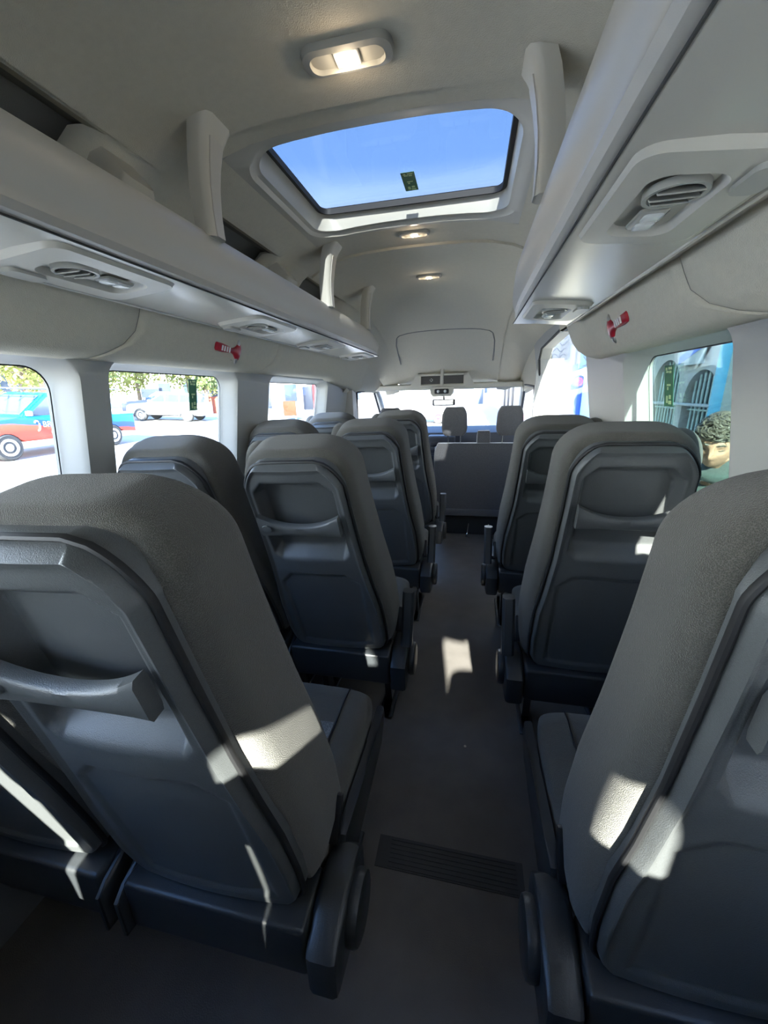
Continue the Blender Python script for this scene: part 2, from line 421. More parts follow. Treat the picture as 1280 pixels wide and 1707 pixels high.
# header over the sliding door and cab corners
bm = bmesh.new()
rows = []
for y in [1.98+.06*k for k in range(45)]:
    d = ceil_z(0, y)-2.025 if y > 3.1 else 0
    t = max(0, (y-3.2)/1.2)
    rows.append([(a, y, z+d*w) for a, z, w in ((.528, 1.949, 1), (.62, 1.88, .9), (.70, 1.80, .7), (.76, 1.74, .5), (.80, 1.715-.30*min(1, max(0, (y-3.25)/.5)), .1), (.84, 1.70-.30*min(1, max(0, (y-3.25)/.5)), .1))])
loft(bm, rows, close=False); struct('trim_10', bm, M['liner'])
bm = bmesh.new()
rows = []
for y in [3.3+.06*k for k in range(23)]:
    d = ceil_z(0, y)-2.025
    rows.append([(-a, y, z+d*w) for a, z, w in ((.528, 1.949, 1), (.62, 1.87, .9), (.68, 1.78, .75), (.70, 1.66, .4), (.74, 1.46, .05), (.80, 1.40, .02))])
loft(bm, rows, close=False); struct('trim_11', bm, M['liner'])

# B pillars, front doors, A pillars, windscreen
bm = bmesh.new()
for s in (-1, 1):
    loft(bm, [[(s*a, y, z) for a, y in ((.76, ya), (.95, ya-.02), (.95, yb), (.78, yb))] for z, ya, yb in ((0, 3.45, 3.72), (.95, 3.45, 3.70), (1.45, 3.45, 3.62), (1.60, 3.45, 3.60))])
struct('trim_12', bm, M['pillar'])
bm = bmesh.new()
for s in (-1, 1):
    tube(bm, [(s*.80, 4.45, 1.47), (s*.83, 4.8, 1.33), (s*.86, 5.15, 1.12), (s*.88, 5.4, .95)], [.035, .04, .045, .05], 10)
struct('trim_13', bm, M['pillar'])
for i, s in enumerate((-1, 1)):
    bm = bmesh.new()
    bm.faces.new([bm.verts.new((s*.90, y, z)) for y, z in ((3.6, -.1), (5.6, -.1), (5.6, .93), (3.6, .93))])
    d = struct('door_%d' % (i+2), bm, M['dash'], smooth=False)
    bm = bmesh.new(); tube(bm, [(s*.80, 3.72, .93), (s*.80, 3.72, 1.40), (s*.80, 4.40, 1.43), (s*.84, 4.95, 1.10), (s*.86, 5.2, .95)], .014, 8)
    obj('window_frame', bm, M['rubber'], d)
    bm = bmesh.new(); bm.faces.new([bm.verts.new((s*.85, y, z)) for y, z in ((3.66, .93), (3.66, 1.42), (4.42, 1.45), (5.3, .93))]); struct('window_%d' % (i+10), bm, M['glass'], smooth=False)
bm = bmesh.new(); bm.faces.new([bm.verts.new(p) for p in ((-.80, 4.5, 1.45), (.80, 4.5, 1.45), (.90, 5.45, .93), (-.90, 5.45, .93))]); struct('window_12', bm, M['screen'], smooth=False)
bm = bmesh.new(); tube(bm, [(-.80, 4.5, 1.45), (.80, 4.5, 1.45)], .022, 10); struct('trim_14', bm, M['trim'])
bm = bmesh.new(); bm.faces.new([bm.verts.new(p) for p in ((-.95, 5.45, -.06), (.95, 5.45, -.06), (.95, 5.45, .93), (-.95, 5.45, .93))])
bm.faces.new([bm.verts.new(p) for p in ((-.95, 4.9, -.06), (.95, 4.9, -.06), (.95, 5.45, -.06), (-.95, 5.45, -.06))]); struct('wall_front', bm, M['dash'], smooth=False)

# ---------------------------------------------------------------- luggage shelves
def shelf(side, ya, yb, label):
    s = side; t = thing('luggage_shelf', label, 'shelf', (s*.5, ya, 1.65), group=None)
    L = yb-ya
    prof = [(.425, 1.652), (.412, 1.656), (.404, 1.668), (.406, 1.684), (.398, 1.70), (.392, 1.74), (.394, 1.77), (.403, 1.782), (.418, 1.78), (.425, 1.76), (.428, 1.70), (.80, 1.70), (.80, 1.672), (.66, 1.64)]
    # body: face, lip and tray, tapered and rounded at the forward end
    bm = bmesh.new(); rows = []
    for k in range(41):
        y = L*k/40; e_ = max(0, (y-(L-.45))/.45)
        row = []
        for a, z in prof:
            zz = z-(z-1.652)*.30*sstep(e_) if z > 1.70 else z
            aa = a+.03*e_*e_ if a < .6 else a
            row.append((s*aa-s*.5, y, zz-1.65))
        rows.append(row)
    # round the end inwards
    for dy, ins in ((.012, .004), (.022, .014), (.028, .03)):
        row = []
        for (x, y, z) in rows[40]:
            row.append((x+(s*ins if abs(x) < .25 and x*s < 0 else 0), L+dy, z*(1-ins*4)))
        rows.append(row)
    loft(bm, rows); obj('shelf_body', bm, M['shelf'], t)
    # underside lining panel, set up a little behind a dark reveal
    bm = bmesh.new()
    rows = [[(s*a-s*.5, y, z-1.65) for a, z in ((.426, 1.6505), (.432, 1.6485), (.53, 1.6435), (.635, 1.632), (.648, 1.630), (.655, 1.64))] for y in [L*k/30 for k in range(31)]]
    loft(bm, rows, close=False); obj('underside_panel', bm, M['under'], t)
    bm = bmesh.new(); tube(bm, [(s*.646-s*.5, 0.0, 1.632-1.65), (s*.646-s*.5, L, 1.632-1.65)], .006, 8); obj('edge_bead', bm, M['trim'], t)
    bm = bmesh.new(); tube(bm, [(s*.4265-s*.5, 0, .0005), (s*.4265-s*.5, L, .0005)], .0022, 6); obj('shadow_gap', bm, M['seam'], t)
    return t
shelf(-1, Y0, 3.06, 'long grey overhead luggage shelf along the left side, running almost to the cab')
shelf(1, Y0, 1.90, 'grey overhead luggage shelf on the right side, ending before the side door')

# service panels under the shelves: louvre, reading lamps, raised surround
def panel(side, y, label, var=0):
    s = side; t = thing('service_panel', label, 'service panel', (s*.535, y, 1.642), (0, 0, 0), 'overhead service panels under the shelves')
    bm = bmesh.new()
    # raised surround: shallow tapered tray
    lo = [rrect(-.095, .095, -.16, .16, .03, 6), rrect(-.088, .088, -.15, .15, .03, 6), rrect(-.058, .040, -.105, .105, .03, 6), rrect(-.050, .032, -.095, .095, .024, 6)]
    sl = .07*s
    loft(bm, [[(s*x, yy, z-abs(0)+(-x*.09)) for x, yy in p] for p, z in zip(lo, (.004, -.010, -.013, -.001))], cap=False)
    fl = lo[3]; bm.faces.new([bm.verts.new((s*x, yy, -.001-x*.09)) for x, yy in fl])
    obj('surround', bm, M['vent'] if False else M['trim'], t)
    v = bmesh.new()
    cy = -.045
    for r0, r1, z in ((.040, .034, -.012),):
        a = [[(s*(r*math.cos(k*PI/16)-.008), cy+r*math.sin(k*PI/16), zz) for k in range(32)] for r, zz in ((r0, -.002), (r0, z), (r1, z), (r1, -.003))]
        loft(v, a, cap=False)
    lv = obj('air_vent', v, M['vent'], t)
    v = bmesh.new(); v.faces.new([v.verts.new((s*(.034*math.cos(k*PI/16)-.008), cy+.034*math.sin(k*PI/16), -.0035)) for k in range(32)]); obj('vent_opening', v, M['ventdk'], lv)
    v = bmesh.new()
    for off, th in ((-.014, .5), (.006, .5), (.022, .5)):
        w = math.sqrt(max(0, .033**2-off*off))
        box(v, (-w, -.009, -.0012), (w, .009, .0012), .001, 1, 0, Matrix.Translation((s*-.008, cy+off, -.010)) @ Matrix.Rotation(.75, 4, 'X'))
    obj('louvre', v, M['vent'], lv)
    lp = bmesh.new(); box(lp, (-.030 if s > 0 else -.012, .012, -.010), (.012 if s > 0 else .030, .082, -.002), .006, 3)
    l_ = obj('reading_lamp', lp, M['vent'], t)
    lp = bmesh.new()
    for yy in (.030, .064): box(lp, (-.022 if s > 0 else -.006, yy-.013, -.014), (.006 if s > 0 else .022, yy+.013, -.008), .005, 3)
    obj('lens', lp, M['lens'], l_)
    bt = bmesh.new()
    for yy in (-.04, 0, .04): box(bt, (s*.062-.008, yy-.014, -.016), (s*.062+.008, yy+.014, -.008), .005, 3)
    obj('switch', bt, M['lens'], t)
    lid = bmesh.new(); lid_p = rrect(.047, .085, -.13, -.055, .015, 6)
    loft(lid, [[(s*x, yy, -.012-x*.06) for x, yy in lid_p], [(s*x*.99, yy*.99, -.020-x*.06) for x, yy in lid_p]]); obj('speaker_lid', lid, M['vent'], t)
    return t
panel(-1, .79, 'service panel under left shelf nearest the camera, with round vent and twin reading lamps')
panel(-1, 1.50, 'service panel under left shelf above the left red hammer')
panel(-1, 2.16, 'service panel under left shelf, third from the camera')
panel(-1, 2.86, 'service panel at the far front end of the left shelf')
panel(1, .76, 'service panel under right shelf nearest the camera, with round vent and lamp')
panel(1, 1.60, 'service panel at the front end of the right shelf')

# ceiling hangers that carry the shelves
def hanger(side, y, label, w=.042):
    s = side; t = thing('shelf_hanger', label, 'bracket', (s*.40, y, 1.78), (0, 0, 0), 'hangers between ceiling and shelves')
    path = [(.352, 2.024, 1.32), (.372, 1.998, 1.22), (.384, 1.972, 1.02), (.394, 1.93, .90), (.402, 1.88, .80), (.405, 1.83, .72), (.404, 1.785, .68), (.403, 1.772, .68)]
    bm = bmesh.new(); rings = []
    for a, z, k in path:
        hw = w*k; th = .024
        p = [(-th, -hw*.62), (-th*.75, -hw*.9), (-th*.2, -hw), (th, -hw), (th, hw), (-th*.2, hw), (-th*.75, hw*.9), (-th, hw*.62)]
        rings.append([(s*(a+x)-s*.40, yy, z-1.78) for x, yy in p])
    loft(bm, rings); obj('arm', bm, M['trim'], t, angle=50)
    bm = bmesh.new(); rings = []
    for a, z, k in path[2:]:
        hw = w*k*.60; rings.append([(s*(a+x)-s*.40, yy, z-1.78) for x, yy in ((-.0270, -hw), (-.0270, hw*.9), (-.022, hw), (-.022, -hw))])
    loft(bm, rings); obj('cover_strip', bm, M['shelf'], t, angle=50)
hanger(-1, 1.05, 'grey hanger of the left shelf beside the roof hatch, nearest the camera')
hanger(-1, 1.92, 'grey hanger of the left shelf just ahead of the roof hatch')
hanger(-1, 2.62, 'grey hanger near the front end of the left shelf')
hanger(1, 1.05, 'grey hanger of the right shelf beside the roof hatch')
# pads on the cove beside each hanger
def pad(side, y, label):
    s = side; bm = bmesh.new()
    lo = [rrect(-.055, .055, -.09, .09, .02, 5), rrect(-.055, .055, -.09, .09, .02, 5), rrect(-.042, .042, -.075, .075, .02, 5)]
    rot = Matrix.Rotation(s*math.radians(42), 4, 'Y')
    rings = [[tuple(rot @ Vector((s*d, yy, zz))) for yy, zz in p] for p, d in zip(lo, (.05, -.02, -.045))]
    loft(bm, rings)
    tag(obj('cove_pad', bm, M['trim'], loc=(s*.592, y, 1.890)), label, 'trim pad', 'pads above the left shelf')
pad(-1, .96, 'angular pad above the left shelf, left of the nearest hanger')
pad(-1, 1.80, 'angular pad above the left shelf, left of the second hanger')

# ceiling lamps
def lamp(y, z, label, sc=1.0):
    t = thing('ceiling_lamp', label, 'ceiling lamp', (0, y, z), (0, 0, 0), 'lit ceiling lamps'); t.scale = (sc,)*3
    lo = [rrect(-.092, .092, -.036, .036, .030, 8), rrect(-.090, .090, -.034, .034, .029, 8), rrect(-.076, .076, -.024, .024, .021, 8), rrect(-.074, .074, -.022, .022, .02, 8)]
    bm = bmesh.new(); loft(bm, [[(x, yy, zz) for x, yy in p] for p, zz in zip(lo, (0, -.012, -.015, -.004))], cap=False); obj('bezel', bm, M['vent'], t)
    bm = bmesh.new(); loft(bm, [[(x, yy, zz) for x, yy in p] for p, zz in ((lo[3], -.003), (lo[3], -.007))]); bod = obj('reflector_plate', bm, M['vent'], t)
    bm = bmesh.new(); box(bm, (-.026, -.020, -.013), (.026, .020, -.006), .004, 3); ln = obj('lens', bm, M['lens'], t)
    bm = bmesh.new()
    for x in (-.009, .009):
        bmesh.ops.create_icosphere(bm, subdivisions=2, radius=.0085, matrix=Matrix.Translation((x, 0, -.014)))
    obj('bulb', bm, M['bulb'], ln)
    ld = bpy.data.lights.new('ceiling_bulb', 'POINT'); ld.energy = .10*sc; ld.color = (1, .8, .58); ld.shadow_soft_size = .015
    lo_ = bpy.data.objects.new('ceiling_bulb', ld); col.objects.link(lo_); lo_.location = (0, 0, -.03); lo_.parent = t
lamp(.96, 2.024, 'lit ceiling lamp nearest the camera, behind the roof hatch')
lamp(1.93, 2.034, 'small lit ceiling lamp at the front edge of the roof hatch', .72)
lamp(2.55, 2.024, 'farthest lit ceiling lamp, ahead of the roof hatch', .8)

# ---------------------------------------------------------------- seats
SHELL_S = [(0, .190), (.12, .196), (.24, .192), (.34, .178), (.46, .166), (.62, .158), (.82, .151)]
FAB_W = [(0, .212), (.15, .218), (.30, .211), (.45, .196), (.60, .185), (.72, .179), (.87, .175)]
REC = math.radians(16.5)
LEAN = -.028
BACK = ('backrest', 'shoulder_bolster', 'back_shell', 'groove_shade', 'grab_handle')
def make_seat(sd_, label, loc, rec, aisle=True):
    """sd_: +1 aisle on +x, -1 mirrored; the back parts hang on the hinge line and lean by rec"""
    root = thing('passenger_seat', label, 'seat', loc, (0, 0, 0), 'passenger seats of the minibus')
    def P(x, d, t): return Vector((x*sd_, d, t))
    def hinge(o): o.location = (0, .035, .43); o.rotation_euler = (rec, LEAN*(sd_ > 0), 0); return o
    # upholstered back
    bm = bmesh.new(); rings = []
    ts = [0, .01, .03]+[.03+.71*k/16 for k in range(1, 17)]
    R = .108
    for k in range(1, 13): ts.append(.74+R*math.sin(k/12*PI/2))
    for t in ts:
        w = lerp_table(FAB_W, t); dep = .165-.03*t/.86
        d0 = .024
        if t > .74:
            q = (t-.74)/R; rr = 1-math.sqrt(max(0, 1-q*q)); w = w-R*.90*rr; d0 += .016*rr*rr; dep -= .045*rr
        if t < .03: w -= .012*(1-t/.03)
        ring = []
        for k in range(56):
            a = 2*PI*k/56; c, s_ = math.cos(a), math.sin(a)
            ex = 2/3.7
            x = w*math.copysign(abs(c)**ex, c); d = d0+dep/2+dep/2*math.copysign(abs(s_)**ex, s_)
            if s_ > 0: d += .035*(abs(x)/.2)**2
            else: d -= .022*sstep((abs(x)-(lerp_table(SHELL_S, t)-.03))/.03)*(1 if t < .74 else max(0, 1-(t-.74)/.1))
            ring.append(P(x, d, t))
        rings.append(ring)
    loft(bm, rings); hinge(obj('backrest', bm, M['fabric'], root, angle=60))
    # belt shoulder bulge on the outer side
    bm = bmesh.new(); bmesh.ops.create_uvsphere(bm, u_segments=24, v_segments=16, radius=1)
    for v in bm.verts: v.co = P(-.160+v.co.x*.066, .15+v.co.y*.06, .715+v.co.z*.105)
    hinge(obj('shoulder_bolster', bm, M['fabric'], root))
    # hard shell: height field with bag pocket recess
    bm = bmesh.new(); nu, nv = 84, 130; T1 = .826; rc = .078
    def half(t):
        s_ = lerp_table(SHELL_S, t)
        if t > T1-rc:
            q = (t-(T1-rc))/rc; s_ -= rc*(.72*(1-math.sqrt(max(0, 1-q*q)))+.28*q)*.95
        if t < .05: q = (.05-t)/.05; s_ -= .05*(1-math.sqrt(max(0, 1-q*q)))*.8
        return s_
    def edge(x, t): return min(half(t)-abs(x), (T1-t)*.9, t+.004)
    def height(x, t):
        h = -.013*(1-(x/.2)**2)-.012
        e_ = edge(x, t)
        h += .030*(1-sstep(e_/.011))                        # rolled rim
        h -= .006*sstep(e_/.011)*(1-sstep((e_-.013)/.008))*(1 if t > .1 else t/.1)    # raised border
        hw = .131-.05*max(0, (t-.44))*.30                     # bag pocket
        din = min((t-.470)/.050, (.772-t)/.020, (hw-abs(x))/.020, (hw+(.772-t)-abs(x)-.035)/.030, (hw+(t-.470)-abs(x)-.026)/.045)
        h += .042*sstep(din)
        hw2 = .148                                            # shallow lower panel
        din2 = min((t-.03)/.012, (.415-t)/.016, (hw2-abs(x))/.016, (hw2+(.415-t)-abs(x)-.05)/.02)
        h += .006*sstep(din2)
        return h
    tv = [T1*(k/nv) for k in range(nv+1)]
    rows = [[P(half(t)*u, height(half(t)*u, t), t) for u in [-1+2*j/nu for j in range(nu+1)]] for t in tv]
    g = loft(bm, rows, close=False)
    ringv = g[0]+[r[-1] for r in g[1:]]+list(reversed(g[-1][:-1]))+[r[0] for r in reversed(g[1:-1])]
    inn = [bm.verts.new(v.co+Vector((0, .03, 0))) for v in ringv]
    for i in range(len(ringv)):
        try: bm.faces.new((ringv[i], ringv[(i+1) % len(ringv)], inn[(i+1) % len(ringv)], inn[i]))
        except ValueError: pass
    hinge(obj('back_shell', bm, M['shell'], root, angle=70))
    bm = bmesh.new(); rings = []  # black tube standing in for the shade in the groove around the shell
    pth = [(half(t)+.0005, t) for t in [T1*k/90 for k in range(91)]]; pth += [(-x, t) for x, t in reversed(pth)]
    for i, (x, t) in enumerate(pth):
        (xa, ta), (xb, tb_) = pth[max(0, i-1)], pth[min(len(pth)-1, i+1)]; L_ = math.hypot(xb-xa, tb_-ta) or 1; nx, nt_ = -(tb_-ta)/L_, (xb-xa)/L_
        rings.append([P(x+nx*.0048*math.cos(k*PI/4), .001+.006*math.sin(k*PI/4), t+nt_*.0048*math.cos(k*PI/4)) for k in range(8)])
    loft(bm, rings)
    hinge(obj('groove_shade', bm, M['rubber'], root))
    # grab handle across the pocket, flared at both ends
    bm = bmesh.new(); rings = []
    for k in range(37):
        u = -1+2*k/36; x = .127*u; fl = abs(u)**2.2
        tb = .594; tt = .626+.038*fl
        d = -.031-.004*fl; th = .012
        tm, hh = (tb+tt)/2, (tt-tb)/2
        rings.append([P(x, d+dd*th, tm+zz*hh) for dd, zz in ((-.7, -1), (.8, -1), (1, -.7), (1, .7), (.8, 1), (-.6, 1), (-1, .75), (-1, -.75))])
    loft(bm, rings); hd = hinge(obj('grab_handle', bm, M['shell'], root, angle=50))
    bm = bmesh.new(); bmesh.ops.create_cone(bm, cap_ends=True, segments=24, radius1=.015, radius2=.012, depth=.010)
    for v in bm.verts:
        c = v.co.copy(); v.co = P(-.104+c.x*1.25, -.044-c.z, .624+c.y)
    obj('release_button', bm, M['shell'], hd)
    # base cover behind the cushion
    bm = bmesh.new(); box(bm, (-.202, -.014, .295), (.202, .10, .425), .010, 3); obj('base_cover', bm, M['cover'], root)
    for xs_ in (-1, 1):
        bm = bmesh.new()
        poly = [(-.03, .29), (.07, .27), (.14, .285), (.175, .33), (.178, .39), (.15, .43), (.10, .442), (.05, .43), (-.005, .410), (-.03, .390)]
        x0, x1 = ((.205, .268) if aisle else (.200, .217)) if xs_ > 0 else (-.216, -.200)
        prism(bm, poly, 0, x0*sd_, x1*sd_, .012)
        hc = obj('hinge_cover', bm, M['cover'], root)
        if xs_ > 0 and aisle:
            bm = bmesh.new(); prism(bm, [(.08+.062*math.cos(k*PI/12), .36+.066*math.sin(k*PI/12)) for k in range(24)], 0, sd_*.262, sd_*.292, .010); obj('hinge_cap', bm, M['cover'], hc)
    # cushion, insert and side shield
    bm = bmesh.new(); rings = []
    for y, zt, zb, w in ((.10, .475, .37, .19), (.12, .49, .36, .20), (.25, .487, .355, .205), (.40, .492, .35, .208), (.50, .495, .35, .205), (.545, .485, .36, .198), (.565, .46, .38, .185), (.57, .43, .40, .17)):
        zm, hz = (zt+zb)/2, (zt-zb)/2; ring = []
        for k in range(36):
            a = 2*PI*k/36; c, s_ = math.cos(a), math.sin(a); ex = 2/4
            ring.append((sd_*w*math.copysign(abs(c)**ex, c), y, zm+hz*math.copysign(abs(s_)**ex, s_)))
        rings.append(ring)
    loft(bm, rings); cu = obj('seat_cushion', bm, M['fabric'], root, angle=60)
    bm = bmesh.new()
    loft(bm, [[(sd_*x, y, z) for x in (-.125, -.12, 0, .12, .125)] for y, z in ((.16, .4905), (.25, .4885), (.33, .4905), (.40, .4935))], close=False); obj('insert_panel', bm, M['insert'], cu)
    for x in (-.13, .13):
        bm = bmesh.new(); tube(bm, [(sd_*x, y, z) for y, z in ((.13, .490), (.25, .4875), (.40, .4925), (.50, .4955), (.545, .486))], .0022, 6)
        obj('seam', bm, M['black'], cu)
    bm = bmesh.new()
    prism(bm, [(.12, .30), (.50, .33), (.56, .39), (.55, .43), (.42, .42), (.25, .44), (.15, .45)], 0, sd_*.212, sd_*.236, .007); obj('side_shield', bm, M['cover'], root)
    # recline lever on the aisle side
    bm = bmesh.new()
    rings = [[(sd_*(.262+c*.022), y+dy*.020, z) for c, dy in ((-1, -.6), (-.6, -1), (.6, -1), (1, -.6), (1, .6), (.6, 1), (-.6, 1), (-1, .6))] for y, z in ((.035, .455), (.04, .47), (.075, .55), (.105, .635), (.11, .645))]
    if aisle: loft(bm, rings); obj('recline_lever', bm, M['cover'], root)
    bm = bmesh.new(); box(bm, (-.012, -.009, 0), (.012, .009, .10), .005, 2, 0, Matrix.Translation((sd_*.212, .135, .44)) @ Matrix.Rotation(-.5, 4, 'X')); obj('belt_buckle', bm, M['black'], root)
    # legs on floor runners
    for x in (-.15, .15):
        bm = bmesh.new()
        loft(bm, [[(sd_*x+dx, y+dy, z) for dx, dy in ((-.014, -.03), (.014, -.03), (.014, .03), (-.014, .03))] for y, z in ((.24, .004), (.22, .06), (.20, .22), (.18, .36))])
        loft(bm, [[(sd_*x+dx, y+dy, z) for dx, dy in ((-.016, -.02), (.016, -.02), (.016, .02), (-.016, .02))] for y, z in ((.12, .022), (.44, .022))])
        box(bm, (sd_*x-.03, .12, 0), (sd_*x+.03, .45, .012), .004, 1)
        obj('leg', bm, M['leg'], root)
    return root
LX, WX, RX = -.212, -.655, .685
sl = make_seat(1, 'left aisle seat nearest the camera, its back filling the lower left of the view', (LX, .43, 0), math.radians(11))
sw_ = make_seat(1, 'left window seat nearest the camera, mostly cut off by the frame at lower left', (WX-.02, .43, 0), math.radians(12), False)
sr = make_seat(-1, 'right seat nearest the camera, at the right edge with a sunlit patch on its back', (RX, .45, 0), math.radians(6))
def put(src, x, y, label, lean=16.5):
    c = copy_tree(src); c.location = (x, y, 0); c['label'] = label
    for ch in c.children:
        if ch.name.split('.')[0] in BACK: ch.rotation_euler = (math.radians(lean), ch.rotation_euler.y, 0)
    return c
put(sl, LX, 1.24, 'left aisle seat in the second row, directly ahead of the nearest left seat', 20)
put(sw_, WX, 1.24, 'left window seat in the second row, below the red hammer on the left', 20)
put(sl, LX+.02, 2.02, 'left aisle seat in the third row from the camera', 20.5)
put(sw_, WX, 2.02, 'left window seat in the third row, just behind the white window', 20.5)
put(sl, LX+.03, 2.78, 'left aisle seat in the front passenger row, facing the cab', 19)
put(sw_, WX, 2.78, 'left window seat in the front passenger row, beside the forward pillar', 21)
put(sr, RX, 1.25, 'right seat in the second row, its grab handle and lower panel facing the camera', 12)
put(sr, RX-.04, 2.05, 'right seat in the third row, ahead and half hidden, beside the side door', 21)

# unseen last row behind the camera, added to shape the sunlight ahead of it
for x, k in ((-.665, sw_), (-.22, sw_), (.226, sw_), (.652, sr)):
    put(k, x, -.38, {-.665: 'unseen seat added in the last row by the left wall, behind the camera', -.22: 'unseen seat added in the last row, second from the left wall, behind the camera', .226: 'unseen seat added in the last row, third from the left wall, behind the camera', .652: 'unseen seat added in the last row by the right wall, behind the camera'}[x], 12 if x < .5 else 21)
for k in (sl, sr):
    for ch in list(k.children):
        if ch.name.startswith('recline_lever'): bpy.data.objects.remove(ch)

# front bench and driver's seat
def front_seat(x0, x1, y, heads, label, name):
    t = thing(name, label, 'seat', ((x0+x1)/2, y, 0)); c = (x0+x1)/2; hw = (x1-x0)/2
    bm = bmesh.new(); rings = []
    for k in range(15):
        z = .27+.66*k/14; q = max(0, (k-11)/3); w = hw-.05*(1-math.sqrt(max(0, 1-q*q*.95)))
        dep = .13-.03*k/14-.03*q*q; y0 = -.10*(k/14)
        ring = [(w*math.copysign(abs(math.cos(a))**.35, math.cos(a)), y0+dep/2+dep/2*math.copysign(abs(math.sin(a))**.5, math.sin(a)), z) for a in [2*PI*i/40 for i in range(40)]]
        rings.append(ring)
    loft(bm, rings); obj('backrest', bm, M['rest'], t, angle=60)
    bm = bmesh.new(); box(bm, (-hw*.98, .02, .28), (hw*.98, .58, .46), .04, 4); obj('seat_cushion', bm, M['rest'], t)
    bm = bmesh.new(); box(bm, (-hw*.98, -.012, .215), (hw*.98, .07, .285), .012, 2); obj('rear_valance', bm, M['rest'], t)
    bm = bmesh.new(); box(bm, (-hw*.95, .06, 0), (hw*.95, .55, .24), .02, 2); obj('pedestal', bm, M['cover'], t)
    for hx in heads:
        bm = bmesh.new(); rings = []
        for k in range(13):
            z = 1.0+.25*k/12; q = abs(k/12*2-1)**4; w = (.118-.012*(k/12))*(1-.28*q); d = .055*(1-.35*q)
            rings.append([(hx-c+w*math.copysign(abs(math.cos(a))**.6, math.cos(a)), -.09+d*math.copysign(abs(math.sin(a))**.7, math.sin(a)), z) for a in [2*PI*i/28 for i in range(28)]])
        loft(bm, rings); hr = obj('headrest', bm, M['rest'], t, angle=60)
        bm = bmesh.new()
        for dx in (-.055, .055): tube(bm, [(hx-c+dx, -.07, .90), (hx-c+dx, -.085, 1.02)], .006, 8)
        obj('headrest_post', bm, M['chrome'], hr)
    return t
fb = front_seat(-.06, .83, 3.72, (.125, .60), 'grey double front bench with two headrests beside the driver place', 'front_bench')
bm = bmesh.new(); loft(bm, [[(x*w, -.03+d, z) for x, d in ((-1, 0), (-.9, -.03), (.9, -.03), (1, 0), (.9, .03), (-.9, .03))] for z, w in ((.90, .062), (1.00, .060), (1.03, .056), (1.036, .05))]); obj('belt_tower', bm, M['rest'], fb)
front_seat(-.72, -.22, 3.80, (-.47,), "driver's grey seat in the cab, hidden behind the front left passenger seats", 'driver_seat')
# bright bent straps under the bench
bm = bmesh.new()
for x in (-.06, .16):
    pass
for x, ln in ((-.115, 0), (.075, 1)):
    b_ = bmesh.new(); tube(b_, [(x+.01, -.004, .14), (x, -.008, .05), (x-.012+.03*ln, -.03, .012), (x+.02+.06*ln, -.06, .010)], .006, 8)
    obj('foot_strut', b_, M['chrome'], fb)
bm.free()

# ---------------------------------------------------------------- cab: dash, gear lever, wheel, overhead console, mirror
db = thing('dashboard', 'dark dashboard under the windscreen', 'dashboard', (0, 5.0, .6))
bm = bmesh.new(); prism(bm, [(4.72, .45), (4.66, .75), (4.72, .92), (4.85, .985), (5.1, .97), (5.42, .93), (5.42, .3), (4.9, .3)], 0, -.86, .86, .03)
bmesh.ops.translate(bm, vec=(0, -5.0, -.6), verts=bm.verts); obj('dash_top', bm, M['dash'], db)
bm = bmesh.new(); box(bm, (-.22, -.43, -.30), (.10, -.25, .30), .03, 3); cs = obj('centre_console', bm, M['dash'], db)
bm = bmesh.new()
for z in (.02, .10, .18): box(bm, (-.18, -.438, z), (.06, -.428, z+.05), .006, 2)
obj('radio_panel', bm, M['black'], cs)
bm = bmesh.new(); tube(bm, [(-.10, -.44, -.05), (-.10, -.50, .10), (-.10, -.51, .14)], [.012, .010, .010], 10); bmesh.ops.create_uvsphere(bm, u_segments=16, v_segments=10, radius=.028, matrix=Matrix.Translation((-.10, -.512, .165))); obj('gear_lever', bm, M['black'], db)
sw = thing('steering_wheel', "black steering wheel in front of the driver's seat", 'steering wheel', (-.47, 4.42, .92), (math.radians(35), 0, 0))
bm = bmesh.new()
tube(bm, [(.19*math.cos(a), .19*math.sin(a), 0) for a in [2*PI*k/40 for k in range(41)]], .015, 8); obj('rim', bm, M['black'], sw)
bm = bmesh.new(); box(bm, (-.17, -.02, -.01), (.17, .02, .01), .006, 2); box(bm, (-.05, -.06, -.03), (.05, .05, .012), .02, 3); tube(bm, [(0, 0, 0), (0, .0, -.30)], .03, 10); obj('hub', bm, M['black'], sw)
oc = thing('overhead_console', 'light overhead console with two dark slots above the windscreen', 'console', (-.045, 4.42, 1.46))
bm = bmesh.new()
# shelf lip across the cab with a raised centre frame
loft(bm, [[(x, y, z) for y, z in ((0, -.055), (-.015, -.045), (-.018, -.005), (-.006, .004), (.03, .0), (.09, -.055))] for x in (-.74, -.5, -.25, 0, .25, .5, .82)])
obj('shelf_lip', bm, M['trim'], oc)
fr_o = [(-.34, -.01), (-.27, .105), (.27, .105), (.34, -.01)]
bm = bmesh.new()
def bar(lo, hi): box(bm, lo, hi, .008, 2)
bar((-.27, -.03, .085), (.27, .05, .108)); bar((-.24, -.03, -.03), (.24, .05, .0)); bar((-.018, -.035, -.02), (.018, .04, .21))
for s in (-1, 1): loft(bm, [[(s*x, y, z) for y in (-.03, .05) for x, z in (((.225, z0), (.225+w, z0)) if y < 0 else ((.225+w, z0), (.225, z0)))] for z0, w in ((-.02, .12), (.04, .085), (.108, .045))])
obj('slot_frame', bm, M['trim'], oc)
bm = bmesh.new(); box(bm, (-.24, .0, .0), (-.01, .03, .088)); box(bm, (.01, .0, .0), (.24, .03, .088)); sp = obj('slot_unit', bm, M['black'], oc, smooth=False)
bm = bmesh.new(); tube(bm, [(-.115+.016*math.cos(a), -.002, .045+.016*math.sin(a)) for a in [2*PI*k/4 for k in range(5)]], .003, 6); obj('switch_symbol', bm, M['white'], sp)
